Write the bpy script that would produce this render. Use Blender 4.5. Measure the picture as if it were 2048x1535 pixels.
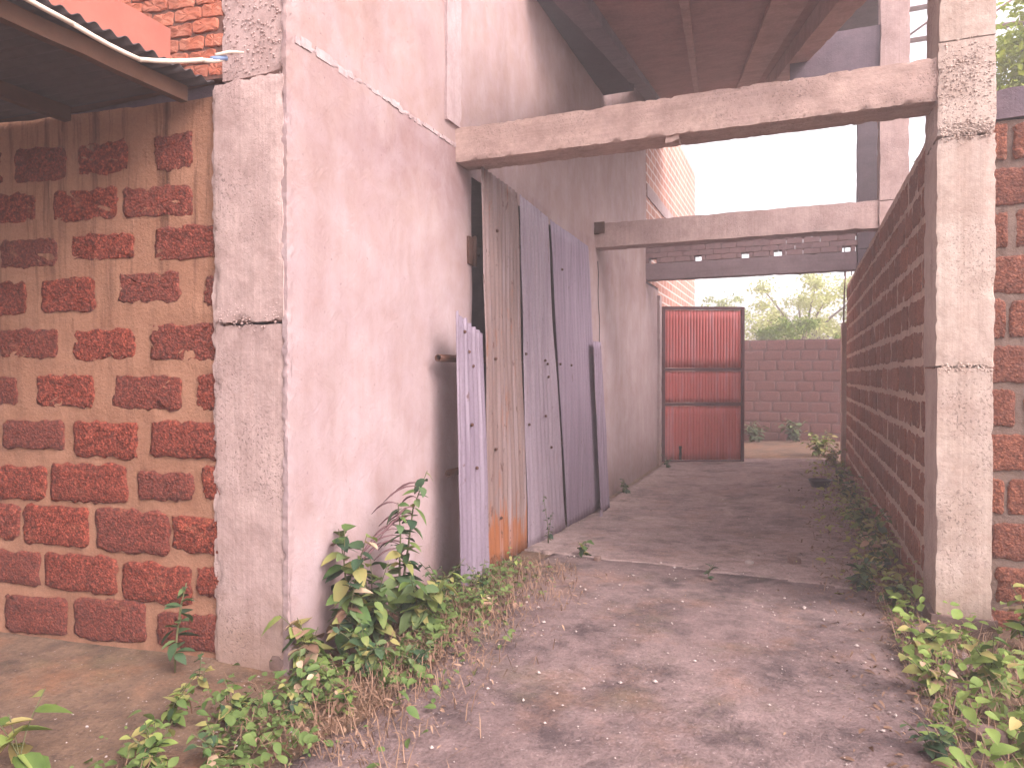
import bpy, math, random
from mathutils import Vector, Matrix, Euler, noise as mn

R = math.radians
rnd = random.Random(7)
scene = bpy.context.scene
for o in list(bpy.data.objects):
    bpy.data.objects.remove(o)

# ------------------------------------------------------------------ camera
cam_data = bpy.data.cameras.new('camera')
cam = bpy.data.objects.new('camera', cam_data)
scene.collection.objects.link(cam)
cam_data.sensor_width = 36.0
cam_data.lens = 36.0 * 1400 / 2048
cam_data.clip_start = 0.05
cam_data.clip_end = 2000
cam.location = (0, 0, 1.45)
cam.rotation_euler = (R(90 - 0.675), 0, R(22.2))
scene.camera = cam

# ------------------------------------------------------------------ light
SUN_EL, SUN_AZ = 40, 114          # azimuth: clockwise from +Y, where the sun stands
world = bpy.data.worlds.new('World')
scene.world = world
world.use_nodes = True
wn = world.node_tree
wn.nodes.clear()
sky = wn.nodes.new('ShaderNodeTexSky')
sky.sky_type = 'NISHITA'
sky.sun_disc = False
sky.sun_elevation = R(SUN_EL)
sky.sun_rotation = R(SUN_AZ)
sky.air_density = 1.0
sky.dust_density = 4.0
sky.ozone_density = 1.0
hs = wn.nodes.new('ShaderNodeHueSaturation')
hs.inputs['Saturation'].default_value = 0.16
tint = wn.nodes.new('ShaderNodeMix')
tint.data_type = 'RGBA'
tint.blend_type = 'MULTIPLY'
tint.inputs[0].default_value = 1.0
tint.inputs[7].default_value = (1.0, 0.945, 0.97, 1)
bg = wn.nodes.new('ShaderNodeBackground')
bg.inputs['Strength'].default_value = 0.15
wo = wn.nodes.new('ShaderNodeOutputWorld')
wn.links.new(sky.outputs[0], hs.inputs['Color'])
wn.links.new(hs.outputs[0], tint.inputs[6])
wn.links.new(tint.outputs[2], bg.inputs['Color'])
wn.links.new(bg.outputs[0], wo.inputs['Surface'])

sun_data = bpy.data.lights.new('sun', 'SUN')
sun_data.energy = 0.75
sun_data.angle = R(28)
sun_data.color = (1.0, 0.87, 0.77)
sun = bpy.data.objects.new('sun', sun_data)
scene.collection.objects.link(sun)
sdir = Vector((math.sin(R(SUN_AZ)) * math.cos(R(SUN_EL)), math.cos(R(SUN_AZ)) * math.cos(R(SUN_EL)), math.sin(R(SUN_EL))))
sun.rotation_euler = sdir.to_track_quat('Z', 'Y').to_euler()
sun.location = (0, -5, 12)

scene.view_settings.view_transform = 'Standard'
scene.view_settings.look = 'None'
scene.view_settings.gamma = 1.0
scene.view_settings.use_curve_mapping = False
scene.view_settings.exposure = 1.82
scene.render.engine = 'CYCLES'
scene.cycles.use_denoising = True
scene.cycles.volume_bounces = 1
HAZE = 0.011
scene.cycles.max_bounces = 7
scene.cycles.diffuse_bounces = 6
scene.cycles.transmission_bounces = 2
scene.cycles.use_adaptive_sampling = True
scene.cycles.adaptive_threshold = 0.03
scene.cycles.transparent_max_bounces = 4

# ------------------------------------------------------------------ materials
ALBEDO = 0.80
def S(r, g, b, k=1.0):
    f = lambda c: ((c / 255 + 0.055) / 1.055) ** 2.4 if c > 10 else c / 255 / 12.92
    k *= ALBEDO
    return (f(r) * k, f(g) * k, f(b) * k, 1)

class Mat:
    def __init__(s, name):
        s.m = bpy.data.materials.new(name)
        s.m.use_nodes = True
        s.t = s.m.node_tree
        s.b = s.t.nodes['Principled BSDF']
        s.geo = s.t.nodes.new('ShaderNodeNewGeometry')
        s.pos = s.geo.outputs['Position']
        s.b.inputs['Specular IOR Level'].default_value = 0.25
    def put(s, sock, v):
        if isinstance(v, bpy.types.NodeSocket):
            s.t.links.new(v, sock)
        else:
            sock.default_value = v
    def vec(s, scale=(1, 1, 1), off=(0, 0, 0), v=None):
        n = s.t.nodes.new('ShaderNodeMapping')
        s.put(n.inputs['Vector'], v or s.pos)
        n.inputs['Scale'].default_value = scale
        n.inputs['Location'].default_value = off
        return n.outputs[0]
    def noise(s, scale, detail=4, rough=0.6, v=None, dist=0.0):
        n = s.t.nodes.new('ShaderNodeTexNoise')
        s.put(n.inputs['Vector'], v or s.pos)
        n.inputs['Scale'].default_value = scale
        n.inputs['Detail'].default_value = min(detail, 6)
        n.inputs['Roughness'].default_value = rough
        n.inputs['Distortion'].default_value = dist
        return n.outputs[0]
    def voro(s, scale, v=None, feature='F1'):
        n = s.t.nodes.new('ShaderNodeTexVoronoi')
        n.feature = feature
        s.put(n.inputs['Vector'], v or s.pos)
        n.inputs['Scale'].default_value = scale
        return n.outputs[0]
    def ramp(s, fac, stops):
        n = s.t.nodes.new('ShaderNodeValToRGB')
        s.put(n.inputs[0], fac)
        e = n.color_ramp.elements
        while len(e) < len(stops):
            e.new(0.5)
        for i, (p, c) in enumerate(stops):
            e[i].position = p
            e[i].color = c if isinstance(c, tuple) else (c, c, c, 1)
        return n.outputs[0]
    def mix(s, fac, a, b, blend='MIX'):
        n = s.t.nodes.new('ShaderNodeMix')
        n.data_type = 'RGBA'
        n.blend_type = blend
        s.put(n.inputs[0], fac)
        s.put(n.inputs[6], a)
        s.put(n.inputs[7], b)
        return n.outputs[2]
    def math(s, op, a, b=0.0):
        n = s.t.nodes.new('ShaderNodeMath')
        n.operation = op
        s.put(n.inputs[0], a)
        s.put(n.inputs[1], b)
        return n.outputs[0]
    def axis(s, i):
        n = s.t.nodes.new('ShaderNodeSeparateXYZ')
        s.put(n.inputs[0], s.pos)
        return n.outputs[i]
    def rand(s):
        n = s.t.nodes.new('ShaderNodeObjectInfo')
        return n.outputs['Random']
    def bump(s, h, strength=0.5, dist=0.01, normal=None):
        n = s.t.nodes.new('ShaderNodeBump')
        n.inputs['Strength'].default_value = strength
        n.inputs['Distance'].default_value = dist
        s.put(n.inputs['Height'], h)
        if normal:
            s.put(n.inputs['Normal'], normal)
        return n.outputs[0]
    def out(s, color, rough=0.9, normal=None, metallic=0.0):
        s.put(s.b.inputs['Base Color'], color)
        s.put(s.b.inputs['Roughness'], rough)
        s.b.inputs['Metallic'].default_value = metallic
        if normal:
            s.put(s.b.inputs['Normal'], normal)
        return s.m

def mat_plaster():
    m = Mat('pink_plaster')
    base = m.mix(m.ramp(m.noise(0.9, 6, 0.65), [(0.35, 0.0), (0.68, 1.0)]), S(218, 190, 184), S(200, 168, 156))
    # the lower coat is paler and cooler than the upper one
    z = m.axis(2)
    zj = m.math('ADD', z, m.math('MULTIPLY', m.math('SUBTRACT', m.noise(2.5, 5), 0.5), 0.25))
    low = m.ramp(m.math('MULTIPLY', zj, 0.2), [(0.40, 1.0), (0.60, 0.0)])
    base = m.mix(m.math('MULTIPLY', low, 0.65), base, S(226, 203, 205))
    # a damp patch right under the seam
    patch = m.math('MULTIPLY', m.ramp(m.noise(1.3, 5, 0.6, v=m.vec(off=(3, 1, 5))), [(0.42, 0.0), (0.60, 1.0)]),
                   m.ramp(m.math('MULTIPLY', zj, 0.2), [(0.48, 0.0), (0.58, 1.0), (0.638, 1.0), (0.645, 0.0)]))
    base = m.mix(m.math('MULTIPLY', patch, 0.75), base, S(172, 136, 138))
    drip = m.ramp(m.noise(1.0, 5, 0.65, v=m.vec((1, 4.5, 0.45))), [(0.46, 0.0), (0.66, 1.0)])
    base = m.mix(m.math('MULTIPLY', drip, 0.32), base, S(168, 130, 116))
    light = m.ramp(m.noise(3.2, 6, 0.7, v=m.vec((1, 1.3, 0.9), (9, 2, 1)), dist=0.35), [(0.42, 0.0), (0.72, 1.0)])
    base = m.mix(m.math('MULTIPLY', light, 0.45), base, S(236, 218, 218))
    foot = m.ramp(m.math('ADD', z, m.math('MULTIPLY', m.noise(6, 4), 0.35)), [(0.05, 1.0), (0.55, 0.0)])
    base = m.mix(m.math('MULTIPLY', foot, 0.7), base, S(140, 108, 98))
    cl = m.ramp(m.noise(2.6, 5, 0.6, v=m.vec(off=(6, 3, 8)), dist=0.3), [(0.32, 0.0), (0.68, 1.0)])
    base = m.mix(m.math('MULTIPLY', cl, 0.6), base, S(186, 150, 144))
    cl2 = m.ramp(m.noise(5.5, 5, 0.6, v=m.vec(off=(2, 9, 4)), dist=0.4), [(0.40, 0.0), (0.70, 1.0)])
    base = m.mix(m.math('MULTIPLY', cl2, 0.28), base, S(222, 200, 208))
    pit = m.ramp(m.noise(34, 2, 0.5), [(0.70, 0.0), (0.76, 1.0)])
    base = m.mix(m.math('MULTIPLY', pit, 0.45), base, S(120, 84, 84))
    h = m.math('ADD', m.noise(6, 6, 0.65, dist=0.5), m.math('MULTIPLY', m.noise(28, 4, 0.7), 0.3))
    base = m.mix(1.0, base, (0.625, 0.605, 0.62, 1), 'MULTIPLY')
    return m.out(base, 0.92, m.bump(h, 0.7, 0.014))

def mat_concrete(name, a, b, stain, streak=(6, 6, 0.5), pits=0.8):
    m = Mat(name)
    c = m.mix(m.ramp(m.noise(2.2, 6, 0.65), [(0.3, 0.0), (0.7, 1.0)]), a, b)
    st = m.ramp(m.noise(1.0, 5, 0.65, v=m.vec(streak)), [(0.5, 0.0), (0.72, 1.0)])
    c = m.mix(m.math('MULTIPLY', st, 0.45), c, stain)
    brd = m.noise(1.0, 4, 0.6, v=m.vec(tuple(q * 9 if q > 1 else q * 1.6 for q in streak)))
    c = m.mix(0.35, c, m.ramp(brd, [(0.3, 0.74), (0.7, 1.16)]), 'MULTIPLY')
    c = m.mix(m.ramp(m.noise(4.5, 5, 0.7, v=m.vec(off=(8, 8, 8))), [(0.45, 0.0), (0.68, 0.55)]), c, stain)
    c = m.mix(m.ramp(m.math('ADD', m.axis(2), m.math('MULTIPLY', m.noise(5, 4), 0.5)), [(0.2, 0.55), (0.62, 0.0)]), c, S(150, 118, 96))
    grain = m.ramp(m.noise(32, 5, 0.75), [(0.3, 0.78), (0.7, 1.14)])
    c = m.mix(0.6, c, grain, 'MULTIPLY')
    zone = m.ramp(m.noise(1.7, 3, 0.5, v=m.vec(off=(4, 7, 2))), [(0.47, 0.0), (0.60, 1.0)])
    pit = m.math('MULTIPLY', m.ramp(m.noise(85, 2, 0.6), [(0.55, 0.0), (0.66, 1.0)]), zone)
    c = m.mix(m.math('MULTIPLY', pit, 0.6 * pits), c, S(92, 74, 74))
    h = m.math('SUBTRACT', m.math('ADD', m.noise(14, 4, 0.75), m.math('MULTIPLY', brd, 0.3)), m.math('MULTIPLY', pit, pits * 0.5))
    return m.out(c, 0.93, m.bump(h, 0.6, 0.010))

def mat_laterite(name, dark, mid, light, mortar):
    m = Mat(name)
    n1 = m.noise(42, 4, 0.8)
    v1 = m.voro(70, v=m.vec(off=(1, 3, 2)))
    c = m.ramp(n1, [(0.30, dark), (0.48, mid), (0.68, light)])
    c = m.mix(m.ramp(v1, [(0.25, 0.0), (0.75, 0.55)]), c, dark)
    c = m.mix(m.ramp(m.rand(), [(0.0, 0.0), (1.0, 0.45)]), c, S(98, 62, 58))
    sm = m.ramp(m.noise(6, 4, 0.7, v=m.vec((1, 1, 1.6), (2, 2, 2))), [(0.60, 0.0), (0.78, 1.0)])
    sm = m.math('MULTIPLY', sm, m.ramp(m.math('MULTIPLY', m.axis(2), 0.3), [(0.25, 0.45), (0.75, 0.95)]))
    c = m.mix(sm, c, mortar)
    h = m.math('SUBTRACT', n1, m.math('MULTIPLY', v1, 0.6))
    return m.out(c, 0.95, m.bump(h, 0.9, 0.012))

def mat_mortar(name, a, b, dirt, streak=True):
    m = Mat(name)
    c = m.mix(m.ramp(m.noise(3, 6, 0.7), [(0.3, 0.0), (0.7, 1.0)]), a, b)
    st = m.ramp(m.noise(1.0, 5, 0.7, v=m.vec((14, 14, 0.7))), [(0.48, 0.0), (0.68, 1.0)])
    hz = m.ramp(m.math('MULTIPLY', m.axis(2), 0.25), [(0.30, 0.25), (0.62, 1.0)])
    c = m.mix(m.math('MULTIPLY', st, hz), c, dirt)
    g = m.ramp(m.noise(70, 4, 0.7), [(0.3, 0.75), (0.7, 1.1)])
    c = m.mix(0.6, c, g, 'MULTIPLY')
    h = m.math('ADD', m.noise(9, 6, 0.7), m.math('MULTIPLY', m.noise(55, 4, 0.7), 0.5))
    return m.out(c, 0.95, m.bump(h, 0.8, 0.016))

def mat_brick(name, a, b, c3):
    m = Mat(name)
    c = m.mix(m.rand(), a, b)
    c = m.mix(m.ramp(m.noise(14, 5, 0.7), [(0.42, 0.0), (0.75, 0.8)]), c, c3)
    h = m.noise(45, 5, 0.7)
    return m.out(c, 0.92, m.bump(h, 0.6, 0.008))

def mat_metal(name, base, alt, rust, lo, hi, bottom_rust=None, metallic=0.15, dirt=0.4, spots=0.69):
    m = Mat(name)
    c = m.mix(m.ramp(m.noise(1.6, 5, 0.65, v=m.vec((1, 6, 0.5))), [(0.35, 0.0), (0.68, 1.0)]), base, alt)
    c = m.mix(m.ramp(m.noise(50, 3, 0.7), [(0.45, 0.0), (0.75, dirt)]), c, S(95, 82, 86))
    r = m.ramp(m.noise(3.0, 6, 0.7, v=m.vec((1, 7, 0.9), (3, 3, 3))), [(lo, 0.0), (hi, 1.0)])
    if bottom_rust is not None:
        zz = m.ramp(m.math('ADD', m.axis(2), m.math('MULTIPLY', m.noise(2.0, 5, 0.7, v=m.vec((1, 9, 0.7))), 1.4)), [(0.42 + bottom_rust, 1.0), (0.98 + bottom_rust * 0.5, 0.0)])
        r = m.math('MAXIMUM', r, zz)
    c = m.mix(m.math('MULTIPLY', r, 0.85), c, rust)
    sp = m.ramp(m.noise(9, 3, 0.6, v=m.vec((1, 2.4, 0.9), (8, 1, 4))), [(spots, 0.0), (spots + 0.04, 1.0)])
    st = m.ramp(m.noise(2.0, 5, 0.6, v=m.vec((1, 14, 0.35), (5, 5, 5))), [(0.52, 0.0), (0.66, 1.0)])
    c = m.mix(m.math('MULTIPLY', st, 0.28), c, S(196, 182, 194))
    c = m.mix(m.math('MULTIPLY', sp, 0.75), c, S(84, 48, 34))
    return m.out(c, m.ramp(r, [(0, 0.6), (1, 0.9)]), m.bump(m.noise(22, 4, 0.6), 0.25, 0.004), metallic)

def mat_leaf(name, cols, trans=0.35):
    m = Mat(name)
    n = m.noise(11, 2, 0.5)
    f = m.math('ADD', m.math('MULTIPLY', m.rand(), 0.7), m.math('MULTIPLY', n, 0.45))
    c = m.ramp(f, [(i / (len(cols) - 1) * 0.7 + 0.17, q) for i, q in enumerate(cols)])
    m.out(c, 0.6, m.bump(m.noise(90, 2), 0.2, 0.003))
    tr = m.t.nodes.new('ShaderNodeBsdfTranslucent')
    m.put(tr.inputs[0], m.mix(0.5, c, (0.45, 0.55, 0.1, 1), 'MULTIPLY'))
    mx = m.t.nodes.new('ShaderNodeMixShader')
    mx.inputs[0].default_value = trans
    outn = m.t.nodes['Material Output']
    m.t.links.new(m.b.outputs[0], mx.inputs[1])
    m.t.links.new(tr.outputs[0], mx.inputs[2])
    m.t.links.new(mx.outputs[0], outn.inputs['Surface'])
    return m.m

def mat_plain(name, col, rough=0.7, var=0.2, scale=20, metallic=0.0):
    m = Mat(name)
    c = m.mix(m.ramp(m.noise(scale, 4, 0.65), [(0.35, 0.0), (0.7, var)]), col, tuple(x * 0.45 for x in col[:3]) + (1,))
    return m.out(c, rough, m.bump(m.noise(scale * 3, 3), 0.3, 0.004), metallic)

def mat_ground(name, a, b, moss, dark, rusty):
    m = Mat(name)
    c = m.mix(m.ramp(m.noise(0.9, 7, 0.7), [(0.34, 0.0), (0.66, 1.0)]), a, b)
    c = m.mix(m.ramp(m.noise(2.3, 6, 0.72, v=m.vec(off=(5, 2, 0))), [(0.47, 0.0), (0.64, 0.85)]), c, dark)
    c = m.mix(m.ramp(m.noise(1.4, 6, 0.7, v=m.vec(off=(1, 8, 0))), [(0.54, 0.0), (0.70, 0.6)]), c, moss)
    c = m.mix(m.ramp(m.noise(1.9, 6, 0.7, v=m.vec(off=(7, 4, 0))), [(0.52, 0.0), (0.68, 0.6)]), c, rusty)
    c = m.mix(0.8, c, m.ramp(m.noise(9, 6, 0.75, v=m.vec(off=(3, 3, 0))), [(0.32, 0.66), (0.66, 1.22)]), 'MULTIPLY')
    c = m.mix(0.7, c, m.ramp(m.noise(60, 4, 0.75), [(0.32, 0.66), (0.66, 1.22)]), 'MULTIPLY')
    fl = m.ramp(m.noise(45, 3, 0.6), [(0.66, 0.0), (0.74, 0.7)])
    c = m.mix(fl, c, S(205, 186, 184))
    fd = m.ramp(m.noise(30, 4, 0.7, v=m.vec(off=(2, 2, 2))), [(0.56, 0.0), (0.72, 0.65)])
    c = m.mix(fd, c, S(72, 58, 56))
    h = m.math('ADD', m.noise(6, 7, 0.7), m.math('MULTIPLY', m.noise(48, 4, 0.7), 0.5))
    return m.out(c, 0.95, m.bump(h, 0.8, 0.02))

M_PLASTER = mat_plaster()
M_CONC = mat_concrete('grey_concrete', S(206, 178, 172), S(186, 158, 154), S(156, 126, 120))
M_CONC_R = mat_concrete('pale_concrete', S(214, 194, 182), S(198, 174, 164), S(168, 140, 126))
M_BEAM = mat_concrete('beam_concrete', S(210, 180, 168), S(188, 158, 150), S(150, 122, 114), (0.7, 6, 6))
M_SEAM = mat_concrete('seam_mortar', S(196, 174, 174), S(178, 154, 154), S(160, 132, 132), pits=0.3)
M_SOFFIT = mat_concrete('rusty_soffit', S(170, 116, 108), S(152, 104, 98), S(130, 88, 82), (5, 0.6, 5), 0.3)
M_SOFFIT_BEAM = mat_concrete('soffit_beam', S(190, 144, 132), S(172, 130, 122), S(138, 100, 96), (5, 0.6, 5), 0.3)
M_SHADE = mat_concrete('old_shaded_concrete', S(124, 106, 114), S(108, 92, 102), S(88, 76, 86), pits=0.4)  # old concrete; its dark tone also puts shade into left rib and third column
M_SHADE_PANEL = mat_concrete('shade_toned_concrete', S(86, 72, 84), S(74, 62, 74), S(60, 50, 60), pits=0.3)  # dark tone puts shade into the colour of the added panels
M_LAT = mat_laterite('laterite', S(66, 30, 26), S(132, 58, 44), S(206, 106, 82), S(160, 110, 84))
M_LAT_R = mat_laterite('laterite_weathered', S(118, 74, 60), S(184, 120, 98), S(226, 164, 136), S(214, 176, 152))
M_LAT_O = mat_laterite('laterite_orange', S(84, 48, 38), S(138, 82, 64), S(194, 124, 100), S(150, 122, 110))
M_MORT = mat_mortar('tan_mortar', S(176, 130, 106), S(152, 106, 84), S(90, 56, 42))
M_MORT_R = mat_mortar('grey_mortar', S(234, 208, 188), S(216, 186, 168), S(172, 138, 122))
M_LAT_Y = mat_laterite('laterite_dusky', S(76, 48, 50), S(116, 74, 72), S(150, 98, 90), S(124, 92, 90))
M_MORT_Y = mat_mortar('dusky_mortar', S(112, 84, 82), S(98, 72, 72), S(80, 58, 60))
M_MORT_O = mat_mortar('cool_mortar', S(138, 116, 106), S(120, 98, 90), S(96, 74, 68))
M_BRICK = mat_brick('red_brick', S(182, 104, 80), S(152, 84, 66), S(196, 134, 112))
M_BRICK_D = mat_brick('dusty_brick', S(150, 118, 120), S(134, 106, 110), S(166, 134, 132))
M_BAND = mat_concrete('band_concrete', S(150, 128, 132), S(136, 114, 120), S(112, 92, 98), (0.7, 6, 6), 0.3)
M_BRICK_MORT = mat_plain('brick_mortar', S(122, 84, 74), 0.95, 0.5, 14)
M_REDPAINT = mat_plain('faded_red_paint', S(176, 104, 90), 0.7, 0.35, 6)
M_ROOFSHEET = mat_plain('roof_sheet', S(92, 82, 84), 0.75, 0.5, 8, 0.2)
M_WOOD = mat_plain('dark_wood', S(92, 62, 48), 0.85, 0.5, 12)
M_PVC = mat_plain('cream_plastic', S(232, 214, 196), 0.45, 0.12, 8)
M_TAPE = mat_plain('blue_tape', S(120, 140, 176), 0.5, 0.2, 20)
M_SH_LILAC = mat_metal('lilac_grey_sheet', S(140, 124, 138), S(122, 106, 122), S(108, 84, 80), 0.62, 0.76)
M_SH_PALE = mat_metal('pale_grey_sheet', S(176, 158, 170), S(154, 136, 150), S(130, 104, 94), 0.58, 0.74)
M_SH_DARK = mat_metal('violet_grey_sheet', S(158, 138, 156), S(138, 120, 138), S(110, 88, 90), 0.60, 0.76)
M_SH_RUST = mat_metal('rusting_sheet', S(146, 122, 118), S(126, 102, 98), S(150, 86, 42), 0.58, 0.72, 0.52, spots=0.64)
M_RUST = mat_plain('rusty_iron', S(96, 64, 54), 0.9, 0.6, 40)
M_BLACK = mat_plain('dark_hole', S(26, 20, 24), 0.9, 0.3, 20)
M_GATE = mat_metal('maroon_gate_sheet', S(216, 108, 104), S(198, 98, 96), S(176, 98, 84), 0.62, 0.78, -0.55, 0.05, 0.25, 0.75)
M_GATE_F = mat_plain('gate_frame_paint', S(92, 48, 56), 0.7, 0.4, 18)
M_GROUND = mat_ground('dirt', S(140, 112, 94), S(122, 96, 80), S(104, 94, 66), S(92, 74, 66), S(156, 108, 80))
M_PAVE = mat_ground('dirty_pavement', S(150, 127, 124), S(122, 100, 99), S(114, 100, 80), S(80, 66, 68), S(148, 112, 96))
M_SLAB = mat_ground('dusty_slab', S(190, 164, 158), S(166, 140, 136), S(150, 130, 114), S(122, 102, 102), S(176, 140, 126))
M_LEAF = mat_leaf('weed_leaf', [S(58, 84, 52), S(92, 120, 66), S(132, 150, 86), S(176, 164, 104)])
M_LEAF_D = mat_leaf('dark_weed_leaf', [S(48, 68, 54), S(68, 94, 68), S(92, 116, 78), S(116, 132, 86)], 0.25)
M_LEAF_L = mat_leaf('light_weed_leaf', [S(92, 116, 58), S(128, 152, 78), S(164, 180, 100), S(194, 176, 116)])
M_DRY = mat_leaf('dry_leaf', [S(112, 84, 70), S(150, 116, 96), S(184, 150, 126), S(208, 182, 154)], 0.15)
M_STEM = mat_plain('green_stem', S(104, 104, 70), 0.7, 0.4, 20)
M_SPIKE = mat_plain('purple_seed_spike', S(122, 88, 92), 0.8, 0.4, 60)
M_CROWN = mat_leaf('tree_leaf', [S(112, 138, 44), S(152, 172, 58), S(192, 202, 84), S(214, 216, 110)], 0.4)
M_CROWN_P = mat_leaf('pale_tree_leaf', [S(140, 156, 76), S(170, 182, 92), S(200, 206, 118), S(214, 214, 140)], 0.4)
M_BARK = mat_plain('bark', S(112, 92, 78), 0.95, 0.6, 9)
M_STEEL = mat_plain('rusty_steel', S(132, 96, 88), 0.7, 0.4, 20, 0.1)
M_STONE = mat_plain('pale_stone', S(196, 178, 172), 0.9, 0.4, 12)
M_TUB = mat_plain('black_plastic', S(46, 44, 58), 0.35, 0.2, 12)
M_WHITE = mat_plain('white_litter', S(232, 226, 222), 0.6, 0.1, 12)

# ------------------------------------------------------------------ mesh helpers
COL = scene.collection

def mesh_of(name, verts, faces, mat=None, smooth=True):
    me = bpy.data.meshes.new(name)
    me.from_pydata([tuple(v) for v in verts], [], faces)
    if mat:
        me.materials.append(mat)
    if smooth:
        me.polygons.foreach_set('use_smooth', [True] * len(me.polygons))
    me.update()
    return me

def link(name, me, parent=None, loc=None, rot=None, scale=None):
    o = bpy.data.objects.new(name, me)
    COL.objects.link(o)
    if parent:
        o.parent = parent
    if loc is not None:
        o.location = loc
    if rot is not None:
        o.rotation_euler = rot
    if scale is not None:
        o.scale = (scale, scale, scale) if isinstance(scale, (int, float)) else scale
    return o

def tag(o, label, cat, group=None):
    o['label'] = label
    o['category'] = cat
    if group:
        o['group'] = group
    return o

def thing(name, label, cat, loc=(0, 0, 0), rotz=0.0, group=None):
    o = bpy.data.objects.new(name, None)
    COL.objects.link(o)
    o.empty_display_size = 0.1
    o.location = loc
    o.rotation_euler = (0, 0, rotz)
    return tag(o, label, cat, group)

def add(buf, part):
    v, f = part
    k = len(buf[0])
    buf[0].extend(v)
    buf[1].extend([tuple(i + k for i in q) for q in f])

def shift(part, d):
    return [Vector(v) - Vector(d) for v in part[0]], part[1]

def rough_box(x0, x1, y0, y1, z0, z1, cell=0.05, amp=0.004, freq=7.0, chip=0.012, seed=0.0, skip=()):
    """A box of six gridded faces, each point nudged by noise; edges are chipped."""
    V, Fc = [], []
    lo, hi = (x0, y0, z0), (x1, y1, z1)
    off = Vector((seed * 3.1, seed * 1.7, seed * 2.3))
    ctr = Vector(((x0 + x1) / 2, (y0 + y1) / 2, (z0 + z1) / 2))
    for ax in range(3):
        for side in (0, 1):
            if (ax, side) in skip:
                continue
            a, b = [i for i in range(3) if i != ax]
            na = max(1, min(420, round((hi[a] - lo[a]) / cell)))
            nb = max(1, min(420, round((hi[b] - lo[b]) / cell)))
            k = len(V)
            for i in range(na + 1):
                for j in range(nb + 1):
                    p = [0, 0, 0]
                    p[ax] = hi[ax] if side else lo[ax]
                    p[a] = lo[a] + (hi[a] - lo[a]) * i / na
                    p[b] = lo[b] + (hi[b] - lo[b]) * j / nb
                    P = Vector(p)
                    w = mn.noise_vector((P + off) * freq) * amp + mn.noise_vector((P + off) * freq * 3.1) * amp * 0.4
                    ds = sorted(min(abs(p[q] - lo[q]), abs(p[q] - hi[q])) for q in range(3))
                    if chip and ds[1] < cell * 0.9:
                        c = max(0.0, mn.noise((P + off) * 21.0) + 0.6 * mn.noise((P + off) * 5.0) - 0.05) * chip
                        t = Vector([0, 0, 0])
                        for q in range(3):
                            if abs(p[q] - lo[q]) < cell * 0.9:
                                t[q] = 1
                            elif abs(p[q] - hi[q]) < cell * 0.9:
                                t[q] = -1
                        w = w + t * c
                    V.append(P + w)
            # wind the quads so that they face outwards
            sgn = 1 if side else -1
            flip = (sgn > 0) == (ax == 1)
            for i in range(na):
                for j in range(nb):
                    q = (k + i * (nb + 1) + j, k + (i + 1) * (nb + 1) + j, k + (i + 1) * (nb + 1) + j + 1, k + i * (nb + 1) + j + 1)
                    Fc.append(q[::-1] if flip else q)
    return V, Fc

def rbox(name, dims, mat, parent=None, **kw):
    part = rough_box(*dims, **kw)
    if parent is not None:
        part = shift(part, parent.location)
    return link(name, mesh_of(name, *part, mat), parent)

def tube(pts, radii, sides=8, cap=True):
    V, Fc = [], []
    n = len(pts)
    pts = [Vector(p) for p in pts]
    if isinstance(radii, (int, float)):
        radii = [radii] * n
    for i, p in enumerate(pts):
        d = (pts[min(i + 1, n - 1)] - pts[max(i - 1, 0)]).normalized()
        up = Vector((0, 0, 1)) if abs(d.z) < 0.9 else Vector((1, 0, 0))
        a = d.cross(up).normalized()
        b = d.cross(a).normalized()
        for k in range(sides):
            t = 2 * math.pi * k / sides
            V.append(p + (a * math.cos(t) + b * math.sin(t)) * radii[i])
    for i in range(n - 1):
        for k in range(sides):
            k2 = (k + 1) % sides
            Fc.append((i * sides + k, i * sides + k2, (i + 1) * sides + k2, (i + 1) * sides + k))
    if cap:
        Fc.append(tuple(range(sides - 1, -1, -1)))
        Fc.append(tuple((n - 1) * sides + k for k in range(sides)))
    return V, Fc

def block_part(w, h, proud, n, r, jit=0.010, rad=0.03, warp=0.0):
    """An irregular masonry block: outline in x/z around its centre, face towards +y."""
    outl = []
    per = 2 * (w + h)
    for i in range(n):
        t = (i + 0.5) / n * per
        if t < w:
            p = (-w / 2 + t, -h / 2)
        elif t < w + h:
            p = (w / 2, -h / 2 + t - w)
        elif t < 2 * w + h:
            p = (w / 2 - (t - w - h), h / 2)
        else:
            p = (-w / 2, h / 2 - (t - 2 * w - h))
        cx = max(-w / 2 + rad, min(w / 2 - rad, p[0]))
        cz = max(-h / 2 + rad, min(h / 2 - rad, p[1]))
        dx, dz = p[0] - cx, p[1] - cz
        L = math.hypot(dx, dz)
        if L > rad:
            p = (cx + dx / L * rad, cz + dz / L * rad)
        if i == 0:
            wseed = r.uniform(0, 90)
        p = (p[0] + warp * mn.noise(Vector((p[0] * 11, p[1] * 11, wseed))), p[1] + warp * 1.2 * mn.noise(Vector((p[0] * 11, p[1] * 11, wseed + 7))))
        k = 1 if r.random() < 0.8 else 2.2
        outl.append((p[0] + r.uniform(-jit, jit) * k, p[1] + r.uniform(-jit, jit) * k))
    V, Fc = [], []
    for (s, dpt) in ((1.0, -0.02), (1.0, proud * 0.55), (0.9, proud), (0.5, proud * 1.15)):
        for (x, z) in outl:
            V.append(Vector((x * s, dpt + (r.uniform(-0.004, 0.004) if dpt > 0 else 0), z * s)))
    for k in range(3):
        for i in range(n):
            j = (i + 1) % n
            Fc.append((k * n + j, k * n + i, (k + 1) * n + i, (k + 1) * n + j))
    V.append(Vector((0, proud * 1.1, 0)))
    c = len(V) - 1
    for i in range(n):
        Fc.append((3 * n + (i + 1) % n, 3 * n + i, c))
    return V, Fc

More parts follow.
